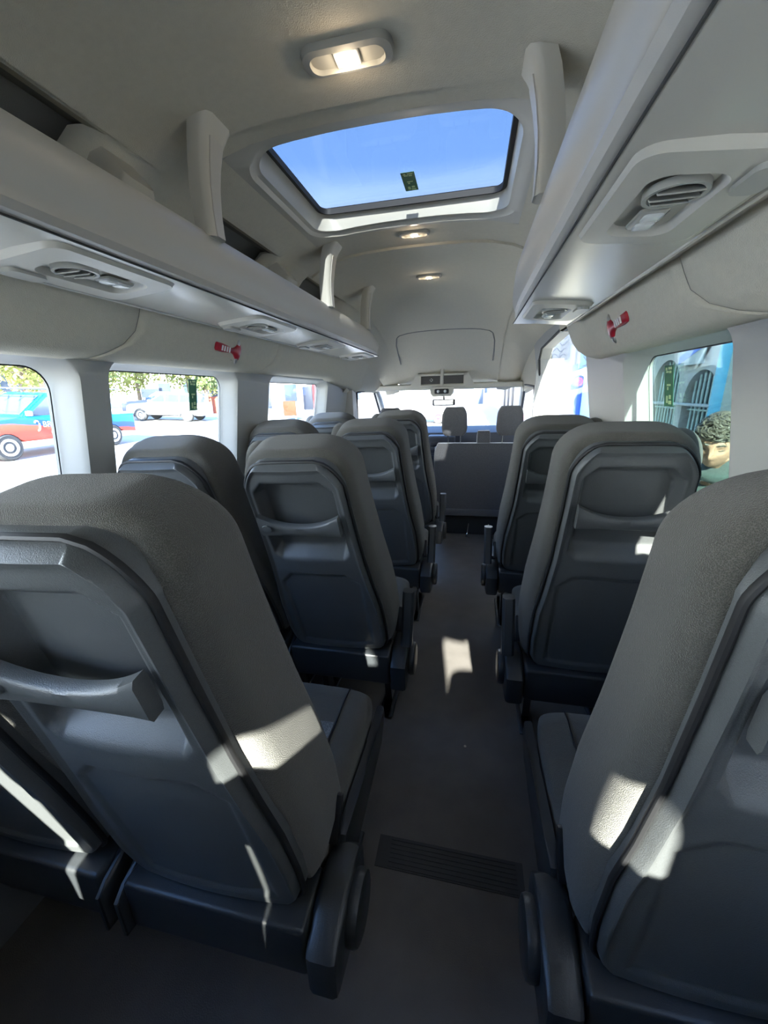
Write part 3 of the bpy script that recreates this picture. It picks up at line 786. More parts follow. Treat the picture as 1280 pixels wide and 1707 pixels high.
bm = bmesh.new(); loft(bm, [[(x*w, y, z) for x, y in ((-1, -.05), (1, -.05), (1, .08), (-1, .08))] for z, w in ((-.03, .125), (-.09, .12), (-.125, .095))]); cl = obj('cab_lamp', bm, M['trim'], oc)
bm = bmesh.new(); box(bm, (-.075, -.058, -.098), (.075, -.046, -.048), .012, 3); lb = obj('lamp_lens', bm, M['black'], cl)
bm = bmesh.new()
for x in (-.036, .036): bmesh.ops.create_uvsphere(bm, u_segments=12, v_segments=8, radius=.016, matrix=Matrix.Translation((x, -.056, -.073)))
obj('lamp_bulb', bm, M['lens'], lb)
mr = thing('rear_view_mirror', 'rear view mirror hanging below the overhead console', 'mirror', (-.03, 4.50, 1.27))
bm = bmesh.new(); box(bm, (-.125, -.012, -.035), (.125, .02, .035), .015, 3); mh = obj('mirror_housing', bm, M['black'], mr)
bm = bmesh.new(); box(bm, (-.105, -.016, -.028), (.105, -.011, .028), .003, 1); obj('mirror_glass', bm, M['chrome'], mh)
bm = bmesh.new(); tube(bm, [(0, .01, .03), (0, .03, .09)], .010, 8); obj('stem', bm, M['black'], mr)

# ---------------------------------------------------------------- small cabin items
def hammer(side, y, z, a, label, ang):
    s = side; t = thing('emergency_hammer', label, 'emergency hammer', (s*a, y, z), (0, 0, 0), 'red emergency hammers')
    lean = Matrix.Rotation(s*math.radians(-18), 4, 'Y')
    rz = Matrix.Rotation(ang, 4, 'X')
    def X(bm_): bmesh.ops.transform(bm_, matrix=lean @ rz, verts=bm_.verts)
    bm = bmesh.new(); rings = []
    for yy, hz, hx in ((-.085, .010, .006), (-.08, .016, .010), (-.05, .017, .012), (-.01, .014, .011), (.025, .010, .009), (.045, .016, .010), (.062, .030, .011), (.078, .034, .011), (.082, .030, .008)):
        rings.append([(-s*.012+hx*math.cos(k*PI/6), yy, hz*math.sin(k*PI/6)) for k in range(12)])
    loft(bm, rings); X(bm); h = obj('handle', bm, M['red'], t)
    bm = bmesh.new()
    for k in range(4): box(bm, (-s*.025-.001, -.062+k*.017, -.010), (-s*.025+.002, -.055+k*.017, .010))
    X(bm); obj('grip_marking', bm, M['white'], h)
    bm = bmesh.new(); tube(bm, [(-s*.010, .068, -.050), (-s*.010, .068, -.040), (-s*.010, .068, .040), (-s*.010, .068, .050)], [.002, .008, .008, .002], 10); X(bm); obj('hammer_head', bm, M['steel'], t)
    bm = bmesh.new(); box(bm, (-.008, .030, -.042), (.008, .052, .042), .004, 2); X(bm); obj('holder_clip', bm, M['leg'], t)
hammer(-1, 1.545, 1.575, .726, 'red emergency hammer on the left wall panel above the second row', math.radians(-4))
hammer(1, 1.50, 1.578, .726, 'red emergency hammer on the right wall panel above the window', math.radians(-6))
# green labels stuck on glass
def label_sticker(name, verts, lab, lines):
    o = thing(name, lab, 'sticker', verts[0])
    v0, vx, vy = Vector(verts[0]), Vector(verts[1]), Vector(verts[2])
    nn = vx.cross(vy).normalized()*.0008
    bm = bmesh.new(); loft(bm, [[tuple(d+k*nn) for d in (Vector((0, 0, 0)), vx, vx+vy, vy)] for k in (0, 1)]); st = obj('sticker_sheet', bm, M['green'], o, smooth=False)
    bm = bmesh.new()
    for (u0, u1, w0, w1) in lines:
        for k in (-1, 2): bm.faces.new([bm.verts.new(vx*u+vy*w+nn*k) for u, w in ((u0, w0), (u1, w0), (u1, w1), (u0, w1))])
    obj('sticker_print', bm, M['lime'], st, smooth=False)
ln = [(.15, .35, .05, .12), (.45, .85, .04, .10), (.2, .5, .13, .18), (.55, .8, .13, .19), (.3, .75, .45, .50), (.35, .5, .52, .60), (.25, .45, .74, .92), (.55, .8, .72, .82), (.5, .85, .86, .95)]
label_sticker('hatch_sticker', ((-.005, 1.61, 2.107), (.048, 0, 0), (0, .13, 0)), 'small green sticker on the roof hatch glass', ln)
label_sticker('window_sticker', ((-.868, 1.475, 1.46), (0, .05, 0), (-.018, 0, -.125)), 'green sticker on the second left window', ln)
label_sticker('window_sticker', ((.868, 1.50, 1.44), (0, -.06, 0), (.018, 0, -.125)), 'green sticker on the tinted right window', ln)
# ribbed strip across the aisle floor
bm = bmesh.new()
for k in range(7): box(bm, (.06, .80+k*.0125, .0), (.44, .806+k*.0125, .004))
box(bm, (.02, .795, 0), (.46, .885, .0022)); tag(obj('floor_strip', bm, M['strip'], smooth=False), 'ribbed dark strip across the aisle floor between the nearest seats', 'floor strip')
bm = bmesh.new(); bmesh.ops.create_icosphere(bm, subdivisions=1, radius=.006, matrix=Matrix.Translation((.285, 1.27, .004)) @ Matrix.Scale(.5, 4, (0, 0, 1))); tag(obj('crumb', bm, mat('crumb_tan', (.6, .5, .35), .8)), 'tiny pale crumb lying on the aisle floor', 'crumb')
# seat belt strung across left pillar windows: thin cable line

# ================================================================ outside
TILT = .048                                     # the van leans towards the kerb, so the street rises to the left
def gz(x): return -.67-TILT*x
TILTM = Matrix.Rotation(math.atan(TILT), 4, 'Y')
X = dict(
    road=mat('pale_asphalt', (.34, .33, .31), .9, noise=(3, .15)),
    pave=mat('pavement_slabs', (.38, .36, .33), .9, noise=(5, .15)),
    tyre=mat('tyre_rubber', (.05, .05, .05), .8),
    wheel=mat('wheel_metal', (.45, .45, .45), .4, metal=.3),
    carglass=mat('car_window', (.05, .07, .10), .08, spec=.8),
    silver=mat('silver_paint', (.42, .44, .46), .3, metal=.2),
    whitep=mat('white_paint', (.7, .7, .7), .3),
    greyp=mat('grey_paint', (.16, .17, .20), .3),
    cyan=mat('cyan_paint', (.03, .30, .42), .5, noise=(6, .1)),
    bluep=mat('blue_paint', (.02, .09, .40), .5, noise=(6, .1)),
    sky_blue=mat('pale_blue_paint', (.25, .40, .50), .6, noise=(4, .1)),
    facade=mat('facade_plaster', (.30, .27, .24), .9, noise=(5, .15)),
    facade2=mat('pale_plaster', (.34, .33, .31), .9, noise=(5, .1)),
    beige=mat('beige_stone', (.30, .31, .25), .85, noise=(14, .25)),
    darkin=mat('dark_interior', (.015, .03, .035), .7),
    bars=mat('pale_bars', (.33, .40, .36), .5),
    b_orange=mat('orange_board_paint', (.10, .035, .010), .7), b_red=mat('red_board_paint', (.075, .004, .007), .6), b_blue=mat('blue_board_paint', (.010, .016, .035), .6),
    brick=mat('red_brick', (.36, .10, .06), .9, noise=(12, .2)),
    orange=mat('orange_paint', (.55, .20, .07), .7),
    redp=mat('red_paint', (.50, .03, .05), .5),
    leaf=mat('leaf_yellow_green', (.24, .25, .06), .8, noise=(2.5, .5)),
    leafd=mat('leaf_green', (.10, .14, .04), .8, noise=(2.5, .5)),
    bark=mat('bark', (.16, .12, .08), .9, noise=(9, .3)),
    brown=mat('brown_render', (.24, .17, .12), .9, noise=(4, .15)),
    skin=mat('skin', (.46, .27, .17), .55, noise=(30, .06)),
    hair=mat('dark_hair', (.10, .088, .062), .45, noise=(60, .4)),
    jacket=weave('jacket_cloth', (.035, .055, .05), (.07, .10, .09), 220),
    collar=mat('pale_collar', (.40, .46, .44), .8),
    jeans=mat('jeans', (.05, .06, .10), .9, noise=(50, .2)),
)
# two-tone wave paint of the pickup: red below, blue band, turquoise above
pm = mat('pickup_wave_paint', (.1, .1, .1), .3, spec=.6); nt = pm.node_tree; b_ = nt.nodes['Principled BSDF']
t_ = nt.nodes.new('ShaderNodeTexCoord'); s_ = nt.nodes.new('ShaderNodeSeparateXYZ'); nt.links.new(t_.outputs['Object'], s_.inputs[0])
w_ = nt.nodes.new('ShaderNodeTexNoise'); w_.inputs['Scale'].default_value = .9; nt.links.new(t_.outputs['Object'], w_.inputs['Vector'])
a1 = nt.nodes.new('ShaderNodeMath'); a1.operation = 'MULTIPLY_ADD'; a1.inputs[1].default_value = -.085; nt.links.new(s_.outputs['X'], a1.inputs[0]); nt.links.new(s_.outputs['Z'], a1.inputs[2])
a2 = nt.nodes.new('ShaderNodeMath'); a2.operation = 'MULTIPLY_ADD'; a2.inputs[1].default_value = .25; nt.links.new(w_.outputs[0], a2.inputs[0]); nt.links.new(a1.outputs[0], a2.inputs[2])
rp = nt.nodes.new('ShaderNodeValToRGB'); a3 = nt.nodes.new('ShaderNodeMath'); a3.operation = 'MULTIPLY'; a3.inputs[1].default_value = .8; nt.links.new(a2.outputs[0], a3.inputs[0]); nt.links.new(a3.outputs[0], rp.inputs[0]); nt.links.new(rp.outputs[0], b_.inputs['Base Color'])
el = rp.color_ramp.elements; el[0].position = .0; el[0].color = (.42, .05, .03, 1); el[1].position = .735; el[1].color = (.44, .06, .035, 1)
for p_, c_ in ((.745, (.015, .07, .36, 1)), (.86, (.015, .09, .40, 1)), (.90, (.0, .27, .45, 1))):
    q_ = el.new(min(1, p_)); q_.color = c_
X['pickup'] = pm

bm = bmesh.new()
A = [bm.verts.new((x, y, gz(x))) for x, y in ((-90, -40), (60, -40), (60, 140), (-90, 140))]; bm.faces.new(A); struct('ground', bm, X['road'], smooth=False)
bm = bmesh.new(); box(bm, (1.25, -30, -.95), (3.4, 60, gz(1.25)+.14)); struct('trim_16', bm, X['pave'], smooth=False)

def place(o, x, y, yaw, dz=0):
    o.matrix_world = Matrix.Translation((x, y, gz(x)+dz)) @ TILTM @ Matrix.Rotation(yaw, 4, 'Z')
def arch_poly(prof_top, x0, x1, zb, wheels, r):
    """lower body outline with wheel arches cut in its lower edge; prof_top runs from x1 back to x0"""
    pts = [(x0, zb)]
    for wx in sorted(wheels):
        pts += [(wx+r*math.cos(a), max(zb, .36+r*math.sin(a))) for a in [PI-k*PI/12*1.0 for k in range(0, 13)] if .36+r*math.sin(a) >= zb-.001]
    pts += [(x1, zb)]+prof_top
    return pts
def vehicle(name, label, cat, body_top, x0, x1, zb, wheels, cab, sidewins, wid, paint, roof_in=.16, wr=.36, group=None, wheelm=None):
    t = thing(name, label, cat, group=group)
    hw = wid/2
    bm = bmesh.new(); prism(bm, arch_poly(body_top, x0, x1, zb, wheels, wr+.06), 1, -hw, hw, .05); obj('body', bm, paint, t, angle=50)
    bm = bmesh.new()
    zmin = min(z for x, z in cab); zmax = max(z for x, z in cab)
    def lean(z): return hw-.03-roof_in*(z-zmin)/(zmax-zmin)
    L = [bm.verts.new((x, -lean(z), z)) for x, z in cab]; Rr = [bm.verts.new((x, lean(z), z)) for x, z in cab]
    bm.faces.new(L); bm.faces.new(list(reversed(Rr)))
    for i in range(len(cab)): bm.faces.new((L[i], Rr[i], Rr[(i+1) % len(cab)], L[(i+1) % len(cab)]))
    bmesh.ops.bevel(bm, geom=list(bm.edges), offset=.03, segments=2, affect='EDGES'); cb = obj('cabin', bm, paint, t, angle=50)
    for poly in sidewins:
        for s in (-1, 1):
            bm = bmesh.new(); loft(bm, [[(x, s*(lean(z)+o), z) for x, z in poly] for o in (.002, .010)]); obj('side_window', bm, X['carglass'], cb, smooth=False)
    # windscreen and rear window follow the first and last sloping cabin edges
    for i0 in (2, 0):
        (xa, za), (xb, zb_) = cab[i0], cab[(i0+1) % len(cab)]
        bm = bmesh.new(); n = Vector((zb_-za, 0, xa-xb)).normalized(); n = n if n.x*(1 if i0 == 2 else -1) > 0 else -n
        q = [Vector((xa+(xb-xa)*f, y*(lean(za+(zb_-za)*f)-.10), za+(zb_-za)*f)) for f, y in ((.12, -1), (.12, 1), (.88, 1), (.88, -1))]
        loft(bm, [[tuple(p+n*o) for p in q] for o in (.0, .012)]); obj('windscreen' if i0 == 2 else 'rear_window', bm, X['carglass'], cb, smooth=False)
    for wx in wheels:
        for s in (-1, 1):
            bm = bmesh.new(); prof = [(.16, -.10), (wr-.04, -.12), (wr, -.08), (wr, .08), (wr-.04, .12), (.22, .11)]
            loft(bm, [[(wx+r*math.cos(a), s*(hw-.10)+o*s, wr+r*math.sin(a)) for a in [2*PI*k/28 for k in range(28)]] for r, o in prof]); w = obj('wheel', bm, X['tyre'], t, angle=40)
            bm = bmesh.new(); loft(bm, [[(wx+r*math.cos(a), s*(hw-.10+o), wr+r*math.sin(a)) for a in [2*PI*k/28 for k in range(28)]] for r, o in ((.235, .10), (.23, .125), (.19, .115), (.12, .10), (.07, .13), (.02, .13))]); obj('rim', bm, wheelm or X['wheel'], w, angle=40)
    for s in (-1, 1):
        bm = bmesh.new(); box(bm, (cab[3][0]-.30, s*(hw+.02)-.07, zmin+.06), (cab[3][0]-.17, s*(hw+.02)+.07, zmin+.20), .03, 2); obj('door_mirror', bm, X['whitep'], t)
    return t
PU_TOP = [(2.62, .62), (2.60, .92), (2.45, 1.03), (1.15, 1.14), (-.85, 1.13), (-.90, 1.06), (-2.62, 1.06)]
PU_CAB = [(-.88, 1.10), (-.72, 1.76), (.30, 1.78), (1.25, 1.12)]
pk = vehicle('pickup_truck', 'blue and red sign-written pickup truck parked across the street on the left', 'pickup truck', PU_TOP, -2.62, 2.62, .42, (-1.62, 1.70), PU_CAB,
    [[(.10, 1.16), (1.0, 1.16), (.30, 1.66), (.10, 1.68)], [(-.72, 1.16), (.02, 1.16), (.02, 1.68), (-.58, 1.68)]], 1.85, X['pickup'], wheelm=X['whitep'])
place(pk, -12.9, 10.0, -PI/2)
bm = bmesh.new()
for x in (-.7, .0, .9): tube(bm, [(x, -.72, 1.80), (x, -.72, 1.90), (x, .72, 1.90), (x, .72, 1.80)], .02, 8)
for y in (-.72, -.25, .25, .72): tube(bm, [(-2.3, y, 1.90), (1.25, y, 1.90)], .022, 8)
for y in (-.72, .72): tube(bm, [(-2.25, y, 1.06), (-2.25, y, 1.90)], .022, 8)
obj('ladder_rack', bm, X['greyp'], pk)
bm = bmesh.new(); box(bm, (-.55, .93, .36), (.95, 1.03, .42), .02, 2); obj('side_step', bm, X['wheel'], pk)
text('door_lettering', 'BRIPERE', .23, M['white'], pk, (.30, .932, .90), (PI/2, 0, PI))
text('door_lettering', 'LUCILA', .15, M['white'], pk, (.25, .932, .64), (PI/2, 0, PI))
bm = bmesh.new(); tube(bm, [(.86+.07*math.cos(a), .935, .88+.14*math.sin(a)) for a in [PI*.2+k*PI*1.3/10 for k in range(11)]], .022, 8); obj('door_emblem', bm, M['white'], pk)
bm = bmesh.new(); box(bm, (-2.64, .55, .72), (-2.59, .90, 1.0), .02, 2); obj('tail_lamp', bm, X['redp'], pk)
SV_TOP = [(2.2, .60), (2.18, .85), (2.0, .98), (.95, 1.06), (-2.0, 1.10), (-2.2, .95)]
SV_CAB = [(-2.05, 1.05), (-1.65, 1.60), (.05, 1.64), (1.0, 1.04)]
SV_WIN = [[(-1.72, 1.12), (-1.0, 1.12), (-1.0, 1.55), (-1.50, 1.54)], [(-.93, 1.12), (-.15, 1.12), (-.15, 1.56), (-.93, 1.55)], [(-.08, 1.12), (.78, 1.12), (.10, 1.54), (-.08, 1.56)]]
sv = vehicle('silver_car', 'silver five-door car parked beyond the second left window, side on', 'car', SV_TOP, -2.2, 2.2, .34, (-1.35, 1.40), SV_CAB, SV_WIN, 1.78, X['silver'], wheelm=X['whitep'])
place(sv, -17.75, 21.5, PI+math.atan2(.208, .978))
cr_ = vehicle('dark_car', 'dark parked car behind the silver car and the pickup tail', 'car', SV_TOP, -2.2, 2.2, .34, (-1.35, 1.40), SV_CAB, SV_WIN, 1.78, X['greyp'])
place(cr_, -21.0, 24.5, PI+.5)
wc = vehicle('white_car', 'white car crossing ahead of the windscreen', 'car', SV_TOP, -2.2, 2.2, .34, (-1.35, 1.40), SV_CAB, SV_WIN, 1.78, X['whitep'], wheelm=X['redp'])
place(wc, -3.2, 27.0, .03)

# trees: leaf crowns of many small leaf blades on a trunk
def tree(x, y, h, r, m, label, n=3600, seed=1, trunk=.16):
    rnd = random.Random(seed); t = thing('street_tree', label, 'tree', (x, y, gz(x)), group='street trees on the left')
    bm = bmesh.new(); tube(bm, [(0, 0, -.1), (.05, .02, h*.3), (-.04, .05, h*.62), (.0, 0, h*.85)], [trunk, trunk*.8, trunk*.6, trunk*.25], 10)
    for k in range(6):
        a = k*1.05; tube(bm, [(0, 0, h*(.42+.05*k)), (math.cos(a)*r*.5, math.sin(a)*r*.5, h*(.58+.05*k)), (math.cos(a)*r*.8, math.sin(a)*r*.8, h*(.66+.05*k))], [trunk*.4, trunk*.25, .02], 6)
    obj('trunk', bm, X['bark'], t)
    bm = bmesh.new()
    clumps = [(rnd.gauss(0, r*.45), rnd.gauss(0, r*.45), h*(.40+.52*rnd.random()), r*(.28+.25*rnd.random())) for _ in range(22)]
    for _ in range(n):
        cx, cy, cz, cr2 = rnd.choice(clumps); d = Vector((rnd.gauss(0, 1), rnd.gauss(0, 1), rnd.gauss(0, .8))).normalized()*cr2*(.6+.5*rnd.random())
        c = Vector((cx, cy, cz))+d; u = Vector((rnd.gauss(0, 1), rnd.gauss(0, 1), rnd.gauss(0, 1))).normalized(); v = u.orthogonal().normalized(); s = .09+.10*rnd.random()
        bm.faces.new([bm.verts.new(c+u*a*s+v*b*s) for a, b in ((-1, 0), (0, -.5), (1.1, 0), (0, .5))])
    obj('crown', bm, m, t, smooth=False)
tree(-20.5, 15.5, 5.4, 2.3, X['leaf'], 'yellow-green tree behind the pickup, filling the first left window', seed=3)
tree(-23.5, 20.0, 6.6, 2.6, X['leafd'], 'darker green tree standing farther back, right of the one behind the pickup', seed=4)
tree(-25.0, 27.0, 6.2, 2.7, X['leaf'], 'yellowish tree above the dark car', seed=5)
tree(-24.0, 31.5, 6.6, 3.0, X['leaf'], 'broad yellowish tree directly above the silver car', seed=6)
tree(-20.5, 32.0, 5.8, 2.4, X['leaf'], 'yellowish tree to the right of the broad one, over the brick wall', seed=7)
tree(-19.4, 27.4, 4.6, 1.0, X['leafd'], 'slim tree with pale trunk at the right edge of the second left window', n=900, seed=8, trunk=.18)
# low red wall, far buildings
bm = bmesh.new(); box(bm, (-20.4, 28.3, -.5), (-17.4, 28.6, 1.55)); tag(obj('boundary_wall', bm, X['brick'], smooth=False), 'low red brick wall behind the silver car', 'wall')
def house(x0, x1, y0, y1, h, m, label, wins, face='y'):
    t = thing('building', label, 'building', ((x0+x1)/2, (y0+y1)/2, gz((x0+x1)/2)-.3)); cx, cy = (x0+x1)/2, (y0+y1)/2
    bm = bmesh.new(); box(bm, (x0-cx, y0-cy, 0), (x1-cx, y1-cy, h)); obj('wall', bm, m, t, smooth=False)
    bm = bmesh.new(); box(bm, (x0-cx-.2, y0-cy-.2, h), (x1-cx+.2, y1-cy+.2, h+.25)); obj('roof', bm, X['facade'], t, smooth=False)
    for (u, z, w, hh) in wins:
        bm = bmesh.new()
        if face == 'y': box(bm, (u-cx-w/2, y0-cy-.04, z), (u-cx+w/2, y0-cy+.02, z+hh))
        else: box(bm, (x1-cx-.02, u-cy-w/2, z), (x1-cx+.04, u-cy+w/2, z+hh))
        obj('window', bm, X['carglass'], t, smooth=False)
    return t
house(-40, -30.5, 18, 29, 6.0, X['brown'], 'brown building behind the trees on the left', [(22, 1.2, 1.2, 1.4), (25, 1.2, 1.2, 1.4), (27.5, 1.2, 1.0, 2.2)], 'x')
house(-34, -22, 37, 44, 5.5, X['facade2'], 'pale building beyond the broad tree', [(-31, 1.3, 1.4, 1.4), (-28, 1.3, 1.4, 1.4), (-25, 1.0, 1.1, 2.1)])
house(-18, -7.5, 35, 42, 7, X['facade2'], 'white building seen through the third left window', [(-16, 1.3, 1.2, 1.5), (-13.9, 1.3, .9, 1.7), (-9.5, 1.3, 1.2, 1.5)])
house(-8, 7, 64, 72, 10, X['facade2'], 'pale building straight ahead beyond the windscreen', [(-3, 2.0, 1.4, 1.6), (0, 2.0, 1.4, 1.6), (3, 2.0, 1.4, 1.6), (1.5, .4, 1.2, 2.2)])
def board(name, label, cat, lo, hi, m, post=True, pm_=None):
    cx, cy = (lo[0]+hi[0])/2, (lo[1]+hi[1])/2; t = thing(name, label, cat, (cx, cy, gz(cx)))
    bm = bmesh.new(); box(bm, (lo[0]-cx, lo[1]-cy, lo[2]-gz(cx)), (hi[0]-cx, hi[1]-cy, hi[2]-gz(cx)), .02, 2); obj('board', bm, m, t)
    if post:
        for xx in (lo[0]-cx+.08, hi[0]-cx-.08):
            bm = bmesh.new(); tube(bm, [(xx, .05, -.05), (xx, .05, hi[2]-gz(cx)-.05)], .04, 8); obj('post', bm, pm_ or X['greyp'], t)
    return t
board('street_sign', 'orange board seen low in the third left window', 'sign', (-12.0, 25.0, .15), (-11.1, 25.08, 1.10), X['b_orange'])
board('street_sign', 'narrow blue upright board in the third left window, left of a red one', 'sign', (-13.1, 31.0, .3), (-12.3, 31.1, 2.1), X['b_blue'])
board('street_sign', 'tall red upright board at the right side of the third left window', 'sign', (-11.7, 29.6, .3), (-10.8, 29.7, 2.2), X['b_red'])

# facade on the right: arched openings with bars, painted pilasters
FX = 3.15
ff = thing('shop_facade', 'plastered street facade with barred arches outside the right windows', 'building', (FX, 12, -.75))
bm = bmesh.new()
def fp(y, z): return Vector((0, y-12, z+.75))
outer = [(-6, -.75), (60, -.75), (60, 7), (-6, 7)]
ARCH = [(7.95, .62, 1.50), (7.0, .86, 1.74), (6.0, .80, 1.56)]
ov = [bm.verts.new(fp(*p)) for p in outer]; edges = [bm.edges.new((ov[i], ov[(i+1) % 4])) for i in range(4)]
for yc, w, zt in ARCH:
    pts = [(yc-w/2, -.6), (yc+w/2, -.6)]+[(yc+w/2*math.cos(k*PI/14), zt-w/2+w/2*math.sin(k*PI/14)) for k in range(15)]
    hv = [bm.verts.new(fp(*p)) for p in pts]; edges += [bm.edges.new((hv[i], hv[(i+1) % len(hv)])) for i in range(len(hv))]
    nv = [bm.verts.new(fp(*p)+Vector((.22, 0, 0))) for p in pts]
    for i in range(len(hv)): bm.faces.new((hv[i], hv[(i+1) % len(hv)], nv[(i+1) % len(hv)], nv[i]))
    bm.faces.new([bm.verts.new(v.co) for v in nv]).material_index = 1
bmesh.ops.triangle_fill(bm, edges=edges, use_beauty=True)
obj('wall', bm, [X['facade'], X['darkin']], ff, smooth=False)
for yc, w, zt in ARCH:
    bm = bmesh.new(); n = int(w/.095)
    for k in range(1, n):
        y = yc-w/2+w*k/n; h = zt-w/2+math.sqrt(max(0, (w/2)**2-(y-yc)**2)); tube(bm, [fp(y, -.6)+Vector((.08, 0, 0)), fp(y, h)+Vector((.08, 0, 0))], .013, 6)
    for z in (-.1, .55, 1.05): tube(bm, [fp(yc-w/2, z)+Vector((.08, 0, 0)), fp(yc+w/2, z)+Vector((.08, 0, 0))], .012, 6)
    obj('window_bars', bm, X['bars'], ff)
def pil(y0, y1, z0, z1, d, m, name='pilaster'):
    bm = bmesh.new(); box(bm, (-d, y0-12, z0+.75), (0.02, y1-12, z1+.75), .015, 2); return obj(name, bm, m, ff)
pil(5.28, 5.56, -.75, 3.2, .10, X['cyan']); pil(4.92, 5.24, -.75, 3.2, .14, X['beige']); pil(4.40, 4.88, .2, 1.32, .05, X['bluep'], 'blue_board')
pil(4.2, 8.6, 1.98, 2.10, .12, X['facade2'], 'cornice'); pil(5.6, 8.6, 1.10, 1.14, .03, X['facade2'], 'string_course')
pil(8.7, 9.25, -.7, 1.6, .05, X['bluep'], 'blue_door'); pil(9.3, 9.4, -.7, 1.8, .06, X['facade2'], 'door_jamb'); pil(8.6, 10.2, 1.7, 1.82, .05, X['facade'], 'lintel')
pil(9.5, 10.1, -.7, 1.65, .03, X['greyp'], 'grey_door'); pil(10.3, 11.6, -.7, 1.7, .03, X['sky_blue'], 'pale_panel'); pil(11.7, 12.5, -.7, 2.0, .12, X['bluep']); pil(12.7, 16, -.7, 2.6, .05, X['facade2'], 'pale_panel')
pil(17, 19, -.7, 2.4, .06, X['facade2'], 'pale_panel')
bn = thing('shop_banner', 'white banner with a blue diagonal over the right hand arch', 'banner', (FX-.06, 6.25, 1.85))
bm = bmesh.new(); box(bm, (-.01, -.32, -.22), (.01, .32, .12)); obj('banner_cloth', bm, X['facade2'], bn, smooth=False)
bm = bmesh.new(); prism(bm, [(-.30, -.02), (-.30, .10), (.28, -.10), (.28, -.20)], 0, -.016, -.011); obj('diagonal_stripe', bm, X['bluep'], bn, smooth=False)
def hang_sign(y, z, w, h, label, m):
    t = thing('hanging_sign', label, 'sign', (FX, y, z))
    bm = bmesh.new(); box(bm, (-w-.1, -.05, -h/2), (-.1, .05, h/2), .01, 2); s_ = obj('sign_box', bm, m, t)
    bm = bmesh.new(); tube(bm, [(0, 0, h/2+.05), (-w-.1, 0, h/2+.05)], .02, 8); obj('sign_arm', bm, X['greyp'], t)
    bm = bmesh.new(); rnd = random.Random(int(y*10))
    for k in range(4):
        tube(bm, [(-.16-(w-.12)*j/7, -.054, -h*.36+h*.24*k+h*.09*math.sin(j*1.7+k)+.03*rnd.random()) for j in range(8)], .012, 6)
    obj('sign_scrawl', bm, X['greyp'], s_)
hang_sign(9.6, 2.05, .55, .55, 'square projecting sign with dark scribbled pattern above the blue door', X['sky_blue'])
hang_sign(13.4, 2.55, .6, .7, 'projecting sign farther along the facade above the blue pilaster', X['facade2'])
for k, y in enumerate((15.5, 17.2, 19.0)):
    t = thing('iron_post', 'slim dark post by the kerb, ' + ('nearest', 'second', 'farthest')[k] + ' of three seen ahead at right', 'post', (1.75, y, gz(1.25)+.14), group='kerb posts ahead')
    bm = bmesh.new(); tube(bm, [(0, 0, 0), (0, 0, 2.4)], .04, 8); obj('shaft', bm, M['black'], t)
    bm = bmesh.new(); bmesh.ops.create_uvsphere(bm, u_segments=12, v_segments=8, radius=.08, matrix=Matrix.Translation((0, 0, 2.42))); obj('finial', bm, X['greyp'], t)

